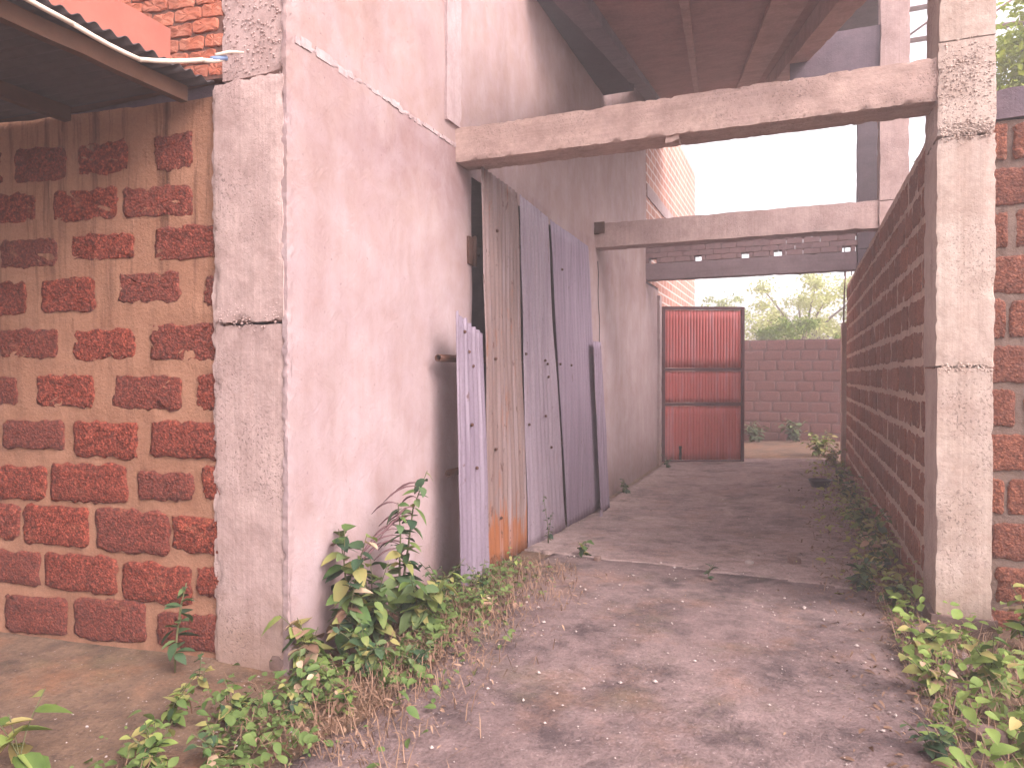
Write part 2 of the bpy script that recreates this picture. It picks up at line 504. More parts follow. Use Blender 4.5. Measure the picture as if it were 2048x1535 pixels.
def wall_frame(name, label, cat, origin, t_ang, z=0.0):
    """Empty whose local x runs along the wall, y out of its face, z up."""
    return thing(name, label, cat, (origin[0], origin[1], z), t_ang)

def course_blocks(parent, length, z0, z1, ch, bl, mat, seed, proud=0.012, gap=0.035, n=12, name='block', rad=0.03, jit=0.008, skip=None, x_start=0.0):
    r = random.Random(seed)
    lib = [mesh_of(name, *block_part(bl - gap, ch - gap * 0.9, proud, n, r, jit, rad), mat, name != 'brick') for _ in range(7)]
    row, z = 0, z0
    out = []
    while z + ch * 0.75 < z1:
        x = x_start - (bl * 0.5 if row % 2 else 0) - r.uniform(0, 0.1)
        while x < length:
            w = bl * r.uniform(0.88, 1.1)
            x0, x1 = max(x, x_start), min(x + w, length)
            if x1 - x0 > 0.09 and not (skip and skip((x0 + x1) / 2, z + ch / 2)):
                o = link(name, r.choice(lib), parent, ((x0 + x1) / 2, r.uniform(-0.004, 0.004), z + ch / 2 + r.uniform(-0.006, 0.006)), (0, r.uniform(-0.012, 0.012), 0))
                o.scale = (max(0.1, (x1 - x0 - gap)) / (bl - gap), 1, r.uniform(0.93, 1.05))
                out.append(o)
            x += w
        z += ch
        row += 1
    return out

# ------------------------------------------------------------------ ground
def sm(t):
    t = max(0.0, min(1.0, t))
    return t * t * (3 - 2 * t)

def g(x, y):
    return (-0.04 - 0.05 * sm((-1.6 - x) / 0.8) * sm((4 - y) / 1.0)
            - 0.19 * sm((y - 3.5) / 5.5) * (1 - 0.45 * sm((x + 2) / 2.6)))

def gn(x, y):
    return g(x, y) + mn.noise(Vector((x * 1.7, y * 1.7, 0))) * 0.012 + mn.noise(Vector((x * 6, y * 6, 3))) * 0.005

def spread(lo, hi, step, far):
    c = []
    x = lo
    while x <= hi + 1e-6:
        c.append(x)
        x += step
    d = step
    a, b = c[0], c[-1]
    while a > -far:
        d *= 1.5
        a -= d
        b += d
        c.insert(0, a)
        c.append(b)
    return c

xs = spread(-5.0, 3.6, 0.08, 110)
ys = spread(-1.0, 20.0, 0.10, 110)
V = [Vector((x, y, gn(x, y) - 0.02)) for x in xs for y in ys]
ny = len(ys)
Fc = [(i * ny + j, (i + 1) * ny + j, (i + 1) * ny + j + 1, i * ny + j + 1) for i in range(len(xs) - 1) for j in range(ny - 1)]
o = link('ground', mesh_of('ground', V, Fc, M_GROUND))
o['kind'] = 'structure'

def sheet(name, inside, x0, x1, y0, y1, lift, mat, step=0.06):
    V, Fc, idx = [], [], {}
    nx, nyy = round((x1 - x0) / step), round((y1 - y0) / step)
    def vid(i, j):
        if (i, j) not in idx:
            x, y = x0 + i * step, y0 + j * step
            x += mn.noise(Vector((x * 5, y * 5, 7))) * 0.03
            y += mn.noise(Vector((x * 5, y * 5, 9))) * 0.03
            idx[(i, j)] = len(V)
            V.append(Vector((x, y, gn(x, y) + lift(x, y))))
        return idx[(i, j)]
    for i in range(nx):
        for j in range(nyy):
            if inside(x0 + (i + .5) * step, y0 + (j + .5) * step):
                Fc.append((vid(i, j), vid(i + 1, j), vid(i + 1, j + 1), vid(i, j + 1)))
    # skirt: a thickness down to the soil
    from collections import Counter
    ec = Counter()
    for f in Fc:
        for a, b in zip(f, f[1:] + f[:1]):
            ec[(min(a, b), max(a, b))] += 1
    low = {}
    for f in list(Fc):
        for a, b in zip(f, f[1:] + f[:1]):
            if ec[(min(a, b), max(a, b))] == 1:
                for q in (a, b):
                    if q not in low:
                        low[q] = len(V)
                        V.append(V[q] - Vector((0, 0, 0.08)))
                Fc.append((b, a, low[a], low[b]))
    o = link(name, mesh_of(name, V, Fc, mat))
    o['kind'] = 'structure'
    return o

def near_in(x, y):
    left = -1.75 + 0.12 * mn.noise(Vector((0, y * 1.5, 1))) - 0.25 * sm((y - 3) / 2)
    right = 0.78 + 0.12 * mn.noise(Vector((3, y * 1.5, 1)))
    return left < x < right and y < 5.72 + 0.10 * mn.noise(Vector((x * 2.5, 0, 4))) - 0.12 * (x + 0.6)
def far_in(x, y):
    return y > 5.66 + 0.10 * mn.noise(Vector((x * 2.5, 0, 4))) - 0.12 * (x + 0.6) and x < 0.62 + 0.1 * mn.noise(Vector((5, y * 1.5, 1)))
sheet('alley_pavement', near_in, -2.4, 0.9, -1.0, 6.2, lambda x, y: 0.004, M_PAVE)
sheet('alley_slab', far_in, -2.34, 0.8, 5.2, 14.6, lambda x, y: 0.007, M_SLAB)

# ------------------------------------------------------------------ the plastered building
XW = -2.443
bld = thing('building', 'tall pink plastered building with rough grey corner column on the left of the alley', 'building', (XW, 2.95, -0.1))
# plaster skin with a doorway behind the loose sheets
def plaster_skin():
    V, Fc = [], []
    ysn, zsn = [2.95 + i * 0.07 for i in range(149)], [-0.45 + j * 0.07 for j in range(98)]
    for y in ysn:
        for z in zsn:
            P = Vector((XW, y, z))
            d = mn.noise(P * 1.6) * 0.010 + mn.noise(P * 5.5) * 0.004
            edge = -0.025 + 0.02 * mn.noise(Vector((0, 3, z * 5))) + 0.01 * mn.noise(Vector((0, 9, z * 19))) if y < 2.96 else 0
            V.append(Vector((XW + d, y + edge, z)))
    nz = len(zsn)
    for i in range(len(ysn) - 1):
        for j in range(nz - 1):
            yc, zc = ysn[i] + .035, zsn[j] + .035
            if 5.15 < yc < 8.15 and zc < 3.05:
                continue
            if yc > 12.1 and zc > 3.05:
                continue
            Fc.append((i * nz + j, (i + 1) * nz + j, (i + 1) * nz + j + 1, i * nz + j + 1))
    return V, Fc
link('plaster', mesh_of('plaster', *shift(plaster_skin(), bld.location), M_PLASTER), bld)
# the masonry behind the plaster: four sides and the doorway's reveals
buf = ([], [])
for d in ((-6.4, XW - 0.02, 2.98, 5.12, -0.45, 6.35), (-6.4, XW - 0.02, 8.18, 13.3, -0.45, 6.35), (-6.4, XW - 0.02, 5.12, 8.18, 3.08, 6.35), (-6.4, XW - 1.6, 5.12, 8.18, -0.45, 3.08)):
    add(buf, rough_box(*d, cell=0.4, amp=0.002, chip=0))
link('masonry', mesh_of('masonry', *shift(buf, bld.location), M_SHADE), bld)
# corner column in three casting lifts
xl = -2.9
for k, (z0, z1, e, mt) in enumerate(((-0.45, 1.72, 0.0, M_CONC), (1.735, 3.02, 0.012, M_CONC), (3.03, 6.3, -0.004, M_CONC))):
    rbox('corner_column_lift', (xl - 0.005 - (0.02 if k < 2 else -0.03), XW - 0.016, 2.915 - e, 3.25, z0, z1), mt, bld, cell=0.03, amp=0.0035, freq=9, chip=0.022, seed=k + 1)
# ragged mortar smeared on the plaster's corner edge
r = random.Random(4)
rbox('corner_mortar', (XW - 0.03, XW + 0.004, 2.909, 2.955, -0.2, 4.6), M_PLASTER, bld, cell=0.012, amp=0.004, freq=30, chip=0.014, seed=4)
rbox('column_edge_mortar', (-2.955, -2.90, 2.925, 3.0, -0.3, 3.0), M_CONC, bld, cell=0.012, amp=0.010, freq=13, chip=0.025, seed=6)
def gravel_patch(n, x0, x1, y, z, sz, seed, mat, parent):
    r = random.Random(seed)
    buf = ([], [])
    for k in range(n):
        s_ = r.uniform(0.004, 0.011)
        c = Vector((r.uniform(x0, x1), y, z + r.gauss(0, sz)))
        pts = [(1, 0, 0), (-1, 0, 0), (0, 0.6, 0), (0, -0.6, 0), (0, 0, 0.8), (0, 0, -0.8)]
        V = [c + Vector(q) * s_ * r.uniform(0.6, 1.3) for q in pts]
        add(buf, (V, [(0, 2, 4), (2, 1, 4), (1, 3, 4), (3, 0, 4), (2, 0, 5), (1, 2, 5), (3, 1, 5), (0, 3, 5)]))
    link('exposed_gravel', mesh_of('exposed_gravel', *shift(buf, parent.location), mat, False), parent)['kind'] = 'stuff'
gravel_patch(260, -2.86, XW - 0.03, 2.916, 3.25, 0.17, 1, M_CONC, bld)
gravel_patch(160, -2.90, XW - 0.04, 2.906, 1.77, 0.03, 2, M_CONC, bld)
# raised day-joint running along the wall
buf = ([], [])
y = 2.98
while y < 4.95:
    L = r.uniform(0.05, 0.14)
    zc = 3.215 + 0.018 * mn.noise(Vector((y * 3, 0, 0))) + r.uniform(-0.006, 0.006)
    hw = r.uniform(0.012, 0.03) * (1 - 0.45 * (y - 3) / 2)
    add(buf, rough_box(XW - 0.01, XW + r.uniform(0.003, 0.006), y, y + L, zc - hw, zc + hw, cell=0.012, amp=0.004, freq=22, chip=0.02, seed=y))
    y += L * r.uniform(0.6, 0.95)
link('plaster_seam', mesh_of('plaster_seam', *shift(buf, bld.location), M_SEAM), bld)['kind'] = 'stuff'
rbox('pilaster', (XW - 0.05, XW + 0.022, 4.66, 4.90, 3.36, 6.3), M_SEAM, bld, cell=0.04, amp=0.006, chip=0.02, seed=3)
# bare brick end of the wall, past the plaster
def mat_brickwall():
    m = Mat('bare_brickwork')
    n = m.t.nodes.new('ShaderNodeTexBrick')
    sx = m.t.nodes.new('ShaderNodeSeparateXYZ'); m.put(sx.inputs[0], m.pos)
    cb = m.t.nodes.new('ShaderNodeCombineXYZ'); m.put(cb.inputs[0], sx.outputs[1]); m.put(cb.inputs[1], sx.outputs[2])
    m.put(n.inputs['Vector'], cb.outputs[0])
    n.inputs['Scale'].default_value = 1.0
    n.inputs['Brick Width'].default_value = 0.36
    n.inputs['Row Height'].default_value = 0.16
    n.inputs['Mortar Size'].default_value = 0.016
    n.inputs['Color1'].default_value = S(196, 142, 124)
    n.inputs['Color2'].default_value = S(174, 120, 106)
    n.inputs['Mortar'].default_value = S(216, 200, 194)
    return m.out(n.outputs[0], 0.92, m.bump(n.outputs[1], -0.8, 0.012))
M_BRICKWALL = mat_brickwall()
rbox('brick_end_wall', (XW - 0.25, XW - 0.006, 13.32, 18.4, -0.45, 6.6), M_BRICKWALL, bld, cell=0.3, amp=0.002, chip=0)
rbox('brick_upper_wall', (XW - 0.015, XW + 0.002, 12.12, 13.30, 3.10, 6.6), M_BRICKWALL, bld, cell=0.3, amp=0.002, chip=0)
rbox('ring_beam', (XW - 0.03, XW + 0.02, 12.14, 18.42, 4.55, 4.78), M_SEAM, bld, cell=0.15, amp=0.004, chip=0.01)
rbox('gate_post', (XW - 0.05, XW + 0.05, 13.2, 13.42, -0.4, 2.95), M_SEAM, bld, cell=0.06, amp=0.004, chip=0.015)
# hairline crack beside the second beam
pts = [(XW + 0.012, 8.93 + 0.02 * math.sin(i * 1.3) + 0.012 * i, 2.95 - 0.13 * i) for i in range(11)]
link('crack', mesh_of('crack', *shift(tube(pts, 0.005, 5), bld.location), M_BLACK), bld)

# ------------------------------------------------------------------ concrete frame over the alley
def beam(y0, y1, x0, x1, z0, z1, mat, label, seed, cell=0.05):
    t = thing('concrete_beam', label, 'beam', (x0, (y0 + y1) / 2, z0), 0, 'concrete beams across the alley')
    return t
b1 = beam(4.84, 5.10, XW, 0.77, 3.09, 3.35, M_BEAM, 'nearest rough concrete beam spanning from pink wall to front column', 1)
rbox('beam_cast', (XW - 0.03, 0.775, 4.838, 5.10, 3.088, 3.346), M_BEAM, b1, cell=0.02, amp=0.004, freq=9, chip=0.022, seed=5)
for (x, s) in ((-0.80, .045),):
    rbox('mortar_lump', (x - s, x + s, 4.86, 4.96, 3.05, 3.10), M_BEAM, b1, cell=0.02, amp=0.012, freq=20, chip=0.01, seed=x)
b2 = beam(8.84, 9.1, XW, 0.83, 3.10, 3.41, M_SHADE, 'second concrete beam across the alley, dark end beside grey sheets', 2)
rbox('beam_cast', (XW - 0.02, 0.84, 8.84, 9.10, 3.11, 3.42), M_CONC, b2, cell=0.06, amp=0.004, freq=5, chip=0.015, seed=11)
rbox('beam_stub', (XW + 0.002, XW + 0.13, 8.80, 8.842, 3.28, 3.43), M_RUST, b2, cell=0.05, amp=0.006)
b3 = beam(12.1, 12.34, XW, 0.83, 3.10, 3.38, M_SHADE, 'farthest concrete beam with brick courses and small holes on top', 3)
rbox('beam_cast', (XW - 0.02, 0.84, 12.1, 12.34, 3.10, 3.38), M_BAND, b3, cell=0.07, amp=0.006, freq=5, chip=0.015, seed=13)
r = random.Random(11)
bl3 = [mesh_of('brick', *rough_box(-0.12, 0.12, -0.055, 0.055, -0.04, 0.04, cell=0.12, amp=0.005, freq=14, chip=0, seed=i), M_BRICK_D) for i in range(5)]
holes = (-2.26, -1.66, -0.84, -0.28, 0.62)
for c in range(5):
    z = 3.432 + c * 0.088
    x = XW + 0.12 - (0.12 if c % 2 else 0.0)
    while x < 0.86:
        if c == 0 and any(abs(x - h) < 0.11 for h in holes):
            # a half brick leaves an open slot
            for sgn in (-1, 1):
                o = link('brick', r.choice(bl3), b3, (x + sgn * 0.092 - b3.location.x, 12.22 - b3.location.y, z - b3.location.z))
                o.scale = (0.24, 2.0, 1)
        else:
            xx = min(max(x, XW + 0.09), 0.735)
            o = link('brick', r.choice(bl3), b3, (xx - b3.location.x, 12.22 - b3.location.y + r.uniform(-.004, .004), z - b3.location.z))
            o.scale = (1.02, 2.0, 1)
        x += 0.252

def column(x0, x1, y0, y1, lifts, mat, label, seed, cell=0.04):
    t = thing('concrete_column', label, 'column', ((x0 + x1) / 2, (y0 + y1) / 2, g(x0, y0) - 0.02), 0, 'concrete columns along the boundary wall')
    rr = random.Random(seed)
    for k, (z0, z1) in enumerate(lifts):
        e = rr.uniform(-0.006, 0.006)
        rbox('column_lift', (x0 - e, x1 + e * 0.7, y0 + e * 0.6, y1, z0, z1), mat, t, cell=cell, amp=0.0035, freq=9, chip=0.018, seed=seed * 5 + k)
    return t
c1 = column(0.765, 1.055, 4.82, 5.26, ((-0.3, 1.495), (1.505, 2.86), (2.87, 3.42), (3.425, 6.3)), M_CONC_R, 'tall pale concrete column in front with stained foot and cast joints', 1, 0.035)
# honeycombed gravel at the joints
gravel_patch(150, 0.775, 1.045, 4.818, 1.49, 0.016, 3, M_CONC_R, c1)
gravel_patch(260, 0.775, 1.045, 4.818, 2.89, 0.03, 4, M_CONC_R, c1)
gravel_patch(260, 0.775, 1.045, 4.820, 3.22, 0.12, 5, M_CONC_R, c1)
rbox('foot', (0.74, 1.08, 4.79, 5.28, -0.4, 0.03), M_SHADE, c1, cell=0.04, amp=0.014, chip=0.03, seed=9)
c2 = column(0.845, 1.125, 8.82, 9.12, ((-0.4, 3.4), (3.41, 6.3)), M_CONC, 'middle concrete column rising from second beam to roof', 2, 0.07)
c3 = column(0.845, 1.12, 12.08, 12.36, ((-0.4, 3.4), (3.41, 6.3)), M_SHADE, 'bluish grey concrete column behind the middle one', 3, 0.08)  # shade is put into its darker concrete tone
c4 = column(0.74, 1.02, 14.15, 14.45, ((-0.4, 2.42),), M_CONC_R, 'short end column at far end of boundary wall with bare rods', 4, 0.07)
for k, (dx, dy) in enumerate(((-.10, -.10), (.06, -.10), (-.10, .08), (.07, .09))):
    pts = [(dx + 0.01 * i, dy, 2.4 + 0.55 + 0.22 * i * (1 - 0.1 * k)) for i in range(4)]
    pts[0] = (dx, dy, 2.5)
    link('reinforcing_rod', mesh_of('reinforcing_rod', *tube(pts, 0.010, 6), M_STEEL), c4)
for k, dx in enumerate((-0.30, -0.20)):
    pts = [(dx, 0.1, 3.2 + 0.3 * i) for i in range(4)]
    link('reinforcing_rod', mesh_of('reinforcing_rod', *tube(pts, 0.008, 6), M_STEEL), c3)

# ------------------------------------------------------------------ upper floor and sloping soffit
up = thing('roof_slab', 'dark concrete roof slab and beam beside the middle column, top right', 'roof', (-0.6, 9.5, 6.3))
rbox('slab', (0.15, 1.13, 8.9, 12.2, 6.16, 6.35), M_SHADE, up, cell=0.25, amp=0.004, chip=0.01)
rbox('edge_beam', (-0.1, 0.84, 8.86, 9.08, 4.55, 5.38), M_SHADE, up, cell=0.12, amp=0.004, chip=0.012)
ramp = thing('sloping_soffit', 'sloping brownish red underside of a ramp with ribs above nearest beam', 'soffit', (-0.4, 5.0, 4.18))
def skew_bar(x0, x1, dz0, dz1, ya=4.3, yb=13.2, cell=0.2):
    part = rough_box(x0, x1, ya, yb, dz0, dz1, cell=cell, amp=0.005, freq=4, chip=0.01)
    out = [Vector((v.x - 0.118 * (v.y - 5.0), v.y, v.z + 4.32 + 0.29 * (v.y - 5.5))) for v in part[0]]
    return shift((out, part[1]), ramp.location)
link('soffit', mesh_of('soffit', *skew_bar(-1.56, 0.62, 0.0, 0.14), M_SOFFIT), ramp)
for (x0, x1, d, mt) in ((-1.56, -1.39, -0.10, M_SHADE), (-0.79, -0.72, -0.05, M_SOFFIT_BEAM), (-0.10, 0.20, -0.05, M_SOFFIT_BEAM), (0.33, 0.55, -0.20, M_SOFFIT_BEAM)):  # first rib takes the dark tone in place of shade
    link('rib', mesh_of('rib', *skew_bar(x0, x1, d, -0.002), mt), ramp)
rbox('added_shade_panel', (XW + 0.012, -2.02, 8.21, 9.2, 5.205, 5.4), M_SHADE_PANEL, ramp, cell=0.2, amp=0.004, freq=4, chip=0.01)  # added panel, coloured dark to stand in for shade at the wall
rbox('added_shade_panel', (XW + 0.012, -1.9, 9.22, 12.0, 6.3, 6.42), M_SHADE_PANEL, ramp, cell=0.2, amp=0.004, freq=4, chip=0.01)  # added cover that keeps sky light off the upper wall
rbox('added_shade_panel', (XW + 0.012, -1.50, 6.25, 8.2, 5.2, 5.4), M_SHADE_PANEL, ramp, cell=0.2, amp=0.004, freq=4, chip=0.01)  # added panel that shades the wall top, its underside coloured dark

# ------------------------------------------------------------------ left laterite wall (local x runs left from the corner column)
TA = math.atan2(-math.sin(R(7)), -math.cos(R(7)))
lw = wall_frame('laterite_wall', 'red laterite block wall with tan smeared mortar on the left, under metal roof', 'wall', (-2.9, 2.95), TA, 0.0)
link('mortar', mesh_of('mortar', *rough_box(-0.04, 5.0, -0.25, 0.0, -0.45, 2.97, cell=0.04, amp=0.009, freq=7, chip=0.0), M_MORT), lw)
ROWS = [
 [(0.176, 0.476, 2.585, 2.808), (0.62, 1.0, 2.60, 2.80)],
 [(1.282, 1.75, 2.354, 2.549), (0.7, 1.188, 2.34, 2.544), (0.182, 0.69, 2.325, 2.528), (0.0, 0.079, 2.38, 2.522)],
 [(1.132, 1.589, 2.08, 2.275), (0.578, 1.058, 2.111, 2.275), (-0.017, 0.483, 2.086, 2.291)],
 [(1.357, 1.8, 1.799, 2.025), (0.852, 1.289, 1.811, 2.031), (0.268, 0.728, 1.854, 2.041), (-0.017, 0.143, 1.818, 2.007)],
 [(1.125, 1.6, 1.549, 1.737), (0.572, 1.051, 1.534, 1.727), (-0.024, 0.503, 1.522, 1.75)],
 [(1.434, 1.88, 1.264, 1.457), (0.859, 1.327, 1.253, 1.468), (0.258, 0.76, 1.249, 1.458), (-0.021, 0.199, 1.255, 1.475)],
 [(1.095, 1.57, 1.006, 1.19), (0.568, 1.04, 0.971, 1.193), (-0.017, 0.493, 0.986, 1.203)],
 [(1.225, 1.7, 0.704, 0.914), (0.637, 1.21, 0.712, 0.944), (0.192, 0.589, 0.743, 0.92), (-0.033, 0.143, 0.767, 0.959)],
 [(1.434, 1.9, 0.453, 0.684), (0.92, 1.415, 0.444, 0.686), (0.358, 0.877, 0.433, 0.689), (-0.06, 0.345, 0.465, 0.676)],
 [(1.279, 1.75, 0.191, 0.401), (0.718, 1.258, 0.184, 0.408), (0.215, 0.7, 0.164, 0.395), (-0.045, 0.192, 0.222, 0.395)],
 [(1.075, 1.57, -0.099, 0.14), (0.517, 1.047, -0.087, 0.166), (0.03, 0.459, -0.076, 0.133)],
]
r = random.Random(21)
for k, row in enumerate(ROWS):
    xm = max(q[1] for q in row)
    while xm < 4.6:                       # the wall goes on to the left of the picture
        z0, z1 = row[0][2], row[0][3]
        row.append((xm + 0.06, xm + 0.06 + r.uniform(0.40, 0.5), z0, z1))
        xm = row[-1][1]
    for (s0, s1, z0, z1) in row:
        proud = 0.005 if k < 6 else 0.015
        k_ = 0.03 if k < 6 else 0.008
        part = block_part(s1 - s0 - k_ - r.uniform(0, 0.02), z1 - z0 - k_ * 0.7 - r.uniform(0, 0.012), proud, 44, r, 0.006, 0.034, 0.012)
        link('block', mesh_of('block', *part, M_LAT), lw, ((s0 + s1) / 2, 0.0, (z0 + z1) / 2), (0, r.uniform(-0.015, 0.015), 0))

# fired-brick wall above the metal roof
bw = wall_frame('brick_wall', 'orange red fired brick wall above the metal roof, top left', 'wall', (-2.9, 2.93), TA, 3.06)
link('mortar', mesh_of('mortar', *rough_box(-0.06, 3.2, -0.22, 0.0, 0.0, 1.6, cell=0.08, amp=0.006, freq=6, chip=0.0), M_BRICK_MORT), bw)
course_blocks(bw, 2.3, 0.012, 1.58, 0.078, 0.165, M_BRICK, 31, proud=0.010, gap=0.010, n=18, name='brick', jit=0.003, rad=0.005, x_start=-0.03)

# lean-to roof over the left wall
def corrugated(u0, u1, v0, v1, pitch, amp, point, nv=8, per=8):
    """Grid with waves across u; point(u, v, wave) gives the place."""
    nu = max(8, int((u1 - u0) / pitch * per))
    V, Fc = [], []
    for i in range(nu + 1):
        u = u0 + (u1 - u0) * i / nu
        for j in range(nv + 1):
            v = v0 + (v1 - v0) * j / nv
            V.append(Vector(point(u, v, amp * math.sin(2 * math.pi * u / pitch))))
    for i in range(nu):
        for j in range(nv):
            a = i * (nv + 1) + j
            Fc.append((a, a + nv + 1, a + nv + 2, a + 1))
    return V, Fc

def solid(o, th):
    m = o.modifiers.new('thickness', 'SOLIDIFY')
    m.thickness = th
    m.offset = 0
    return o

lt = thing('lean_to_roof', 'dark corrugated metal lean-to roof seen from below, top left', 'roof', (-3.6, 2.0, 3.0))
part = corrugated(-3.2, 2.92, 0, 4.6, 0.076, 0.011, lambda u, v, w: (-2.93 - v + 0.012 * mn.noise(Vector((u * 9, v, 0))), u - 0.12 * v, 3.03 - 0.035 * v + w + 0.012 * mn.noise(Vector((u * 3, v * 2, 0)))), 10, 8)
solid(link('roof_sheet', mesh_of('roof_sheet', *shift(part, lt.location), M_ROOFSHEET), lt), 0.003)
for (x, zz) in ((-3.06, 2.95), (-3.85, 2.925), (-4.7, 2.895), (-5.6, 2.86), (-6.5, 2.83)):
    rbox('purlin', (x - 0.025, x + 0.025, -3.1, 2.85 - 0.11 * (-2.93 - x), zz - 0.03, zz + 0.05), M_WOOD, lt, cell=0.15, amp=0.004, chip=0.006)
fb = rbox('fascia_board', (-3.10, -3.03, -1.5, 2.72, 3.065, 3.255), M_REDPAINT, None, cell=0.1, amp=0.004, chip=0.01)
tag(fb, 'faded red painted board lying along edge of the lean-to roof', 'board')

cp = thing('conduit_pipe', 'cream plastic conduit pipe sagging below the lean-to roof edge', 'pipe', (-2.86, 2.4, 2.95))
seg = [(-2.93, 1.55, 3.03), (-2.90, 2.10, 2.965), (-2.89, 2.417, 2.945), (-2.80, 2.70, 3.045), (-2.775, 2.83, 3.10)]
for a, b in zip(seg[:-1], seg[1:]):
    A, B = Vector(a), Vector(b)
    d = (B - A)
    pts = [A + d * t - Vector((0, 0, 0.008 * math.sin(math.pi * t))) for t in (-0.02, 0.25, 0.5, 0.75, 1.03)]
    link('pipe_length', mesh_of('pipe_length', *shift(tube(pts, 0.0115, 8), cp.location), M_PVC), cp)
link('tape', mesh_of('tape', *shift(tube([(-2.79, 2.76, 3.072), (-2.77, 2.84, 3.108)], 0.014, 8), cp.location), M_TAPE), cp)
link('pipe_end', mesh_of('pipe_end', *shift(tube([(-2.785, 2.78, 3.10), (-2.74, 2.84, 3.135), (-2.69, 2.88, 3.14)], [0.010, 0.009, 0.004], 8), cp.location), M_PVC), cp)

# ------------------------------------------------------------------ boundary wall on the right
rw = wall_frame('boundary_wall', 'tall laterite block wall along right side of the alley', 'wall', (0.83, 5.2), math.pi / 2, 0.0)
link('mortar', mesh_of('mortar', *rough_box(-0.02, 9.0, -0.22, 0.0, -0.5, 3.1, cell=0.07, amp=0.009, freq=5, chip=0.0), M_MORT_R), rw)
course_blocks(rw, 8.95, -0.22, 3.12, 0.252, 0.44, M_LAT_R, 41, proud=0.008, gap=0.06, n=20, x_start=0.03, rad=0.02, jit=0.008)
fw = wall_frame('front_wall', 'orange laterite block wall with grey mortar joints right of pale front column', 'wall', (3.6, 5.0), math.pi, 0.0)
link('mortar', mesh_of('mortar', *rough_box(0.0, 2.56, -0.22, 0.0, -0.5, 2.97, cell=0.05, amp=0.010, freq=5, chip=0.0), M_MORT_O), fw)
link('coping', mesh_of('coping', *rough_box(0.0, 2.56, -0.24, 0.02, 2.98, 3.16, cell=0.06, amp=0.014, freq=6, chip=0.02), M_SHADE), fw)
course_blocks(fw, 2.55, -0.20, 3.0, 0.265, 0.46, M_LAT_O, 43, proud=0.010, gap=0.05, n=30, x_start=0.0, jit=0.008, rad=0.02)

# far yard wall
yw = wall_frame('yard_wall', 'low dusky laterite wall closing the far end behind the red gate', 'wall', (3.2, 19.0), math.pi, 0.0)
link('mortar', mesh_of('mortar', *rough_box(0.0, 6.6, -0.22, 0.0, -0.6, 2.36, cell=0.10, amp=0.01, freq=4, chip=0.01), M_MORT_Y), yw)
course_blocks(yw, 6.5, -0.25, 2.36, 0.26, 0.46, M_LAT_Y, 45, proud=0.008, gap=0.03, n=14, rad=0.015, jit=0.005)

# ------------------------------------------------------------------ loose metal sheets against the doorway
def sheet_thing(label, mat, yb, yt, zb, zt, xb, xt, pitch, amp, seed, wave=0.012, torn=0.0, nv=26):
    """A corrugated sheet standing on its short edge: y range at foot and head, x at foot and head."""
    r = random.Random(seed)
    ztl, ztr = zt
    def point(u, v, w):
        y0 = yb[0] + (yt[0] - yb[0]) * v
        y1 = yb[1] + (yt[1] - yb[1]) * v
        lo = zb
        hi = ztl + (ztr - ztl) * u + torn * mn.noise(Vector((u * 7, seed, 0))) + 0.008 * mn.noise(Vector((u * 31, seed, 5)))
        x = xb + (xt - xb) * v + w + wave * mn.noise(Vector((u * 1.4, v * 2.6, seed))) + wave * 1.2 * mn.noise(Vector((u * 3, v * 5, seed + 4))) * 0.5
        y = y0 + (y1 - y0) * u + 0.010 * mn.noise(Vector((seed, v * 4, u)))
        return (x, y, lo + (hi - lo) * v)
    width = (yb[1] - yb[0] + yt[1] - yt[0]) / 2
    t = thing('corrugated_sheet', label, 'metal sheet', ((xb), (yb[0] + yb[1]) / 2, zb), 0, 'corrugated sheets leaning over the doorway')
    nu = pitch / width
    part = corrugated(0, 1, 0, 1, nu, amp, point, nv, 8)
    solid(link('sheet', mesh_of('sheet', *shift(part, t.location), mat), t), 0.003)
    return t, point

def nails(t, point, uv):
    for (u, v) in uv:
        p = Vector(point(u, v, 0.010)) - t.location
        link('nail_head', mesh_of('nail_head', *tube([p, p + Vector((0.012, -0.004, 0))], [0.014, 0.010], 7), M_RUST), t.children[0], -t.children[0].location)

t, p = sheet_thing('short narrow corrugated lilac sheet leaning at left of the tall sheets', M_SH_LILAC, (4.38, 4.86), (4.39, 4.84), -0.12, (1.90, 1.77), -2.17, -2.22, 0.076, 0.010, 1, 0.008, 0.03)
nails(t, p, ((0.25, 0.95), (0.4, 0.88), (0.55, 0.84), (0.6, 0.46), (0.45, 0.62)))
t, p = sheet_thing('tall corrugated sheet turned orange with rust at its foot', M_SH_RUST, (5.04, 5.86), (5.00, 5.74), -0.10, (3.09, 3.06), -2.25, -2.30, 0.085, 0.008, 2, 0.012)
nails(t, p, ((0.22, 0.53), (0.2, 0.30), (0.3, 0.12), (0.35, 0.86)))
t, p = sheet_thing('tall pale grey sheet with white streaks, middle of the three tall ones', M_SH_PALE, (5.95, 7.06), (5.84, 6.58), -0.16, (3.07, 3.02), -2.27, -2.31, 0.11, 0.0035, 3, 0.016)
nails(t, p, ((0.04, 0.56), (0.62, 0.55), (0.7, 0.54), (0.7, 0.50), (0.08, 0.36), (0.55, 0.38), (0.7, 0.28)))
t, p = sheet_thing('tall violet grey sheet nearest the second beam, dark upper corner', M_SH_DARK, (7.17, 8.58), (6.67, 8.06), -0.20, (3.02, 2.98), -2.28, -2.31, 0.11, 0.003, 4, 0.016)
nails(t, p, ((0.03, 0.55), (0.3, 0.55), (0.2, 0.86)))
t, p = sheet_thing('short narrow dark sheet leaning at right end of the tall sheets', M_SH_DARK, (8.24, 8.68), (8.02, 8.40), -0.22, (1.86, 1.86), -2.20, -2.24, 0.09, 0.006, 5, 0.012)
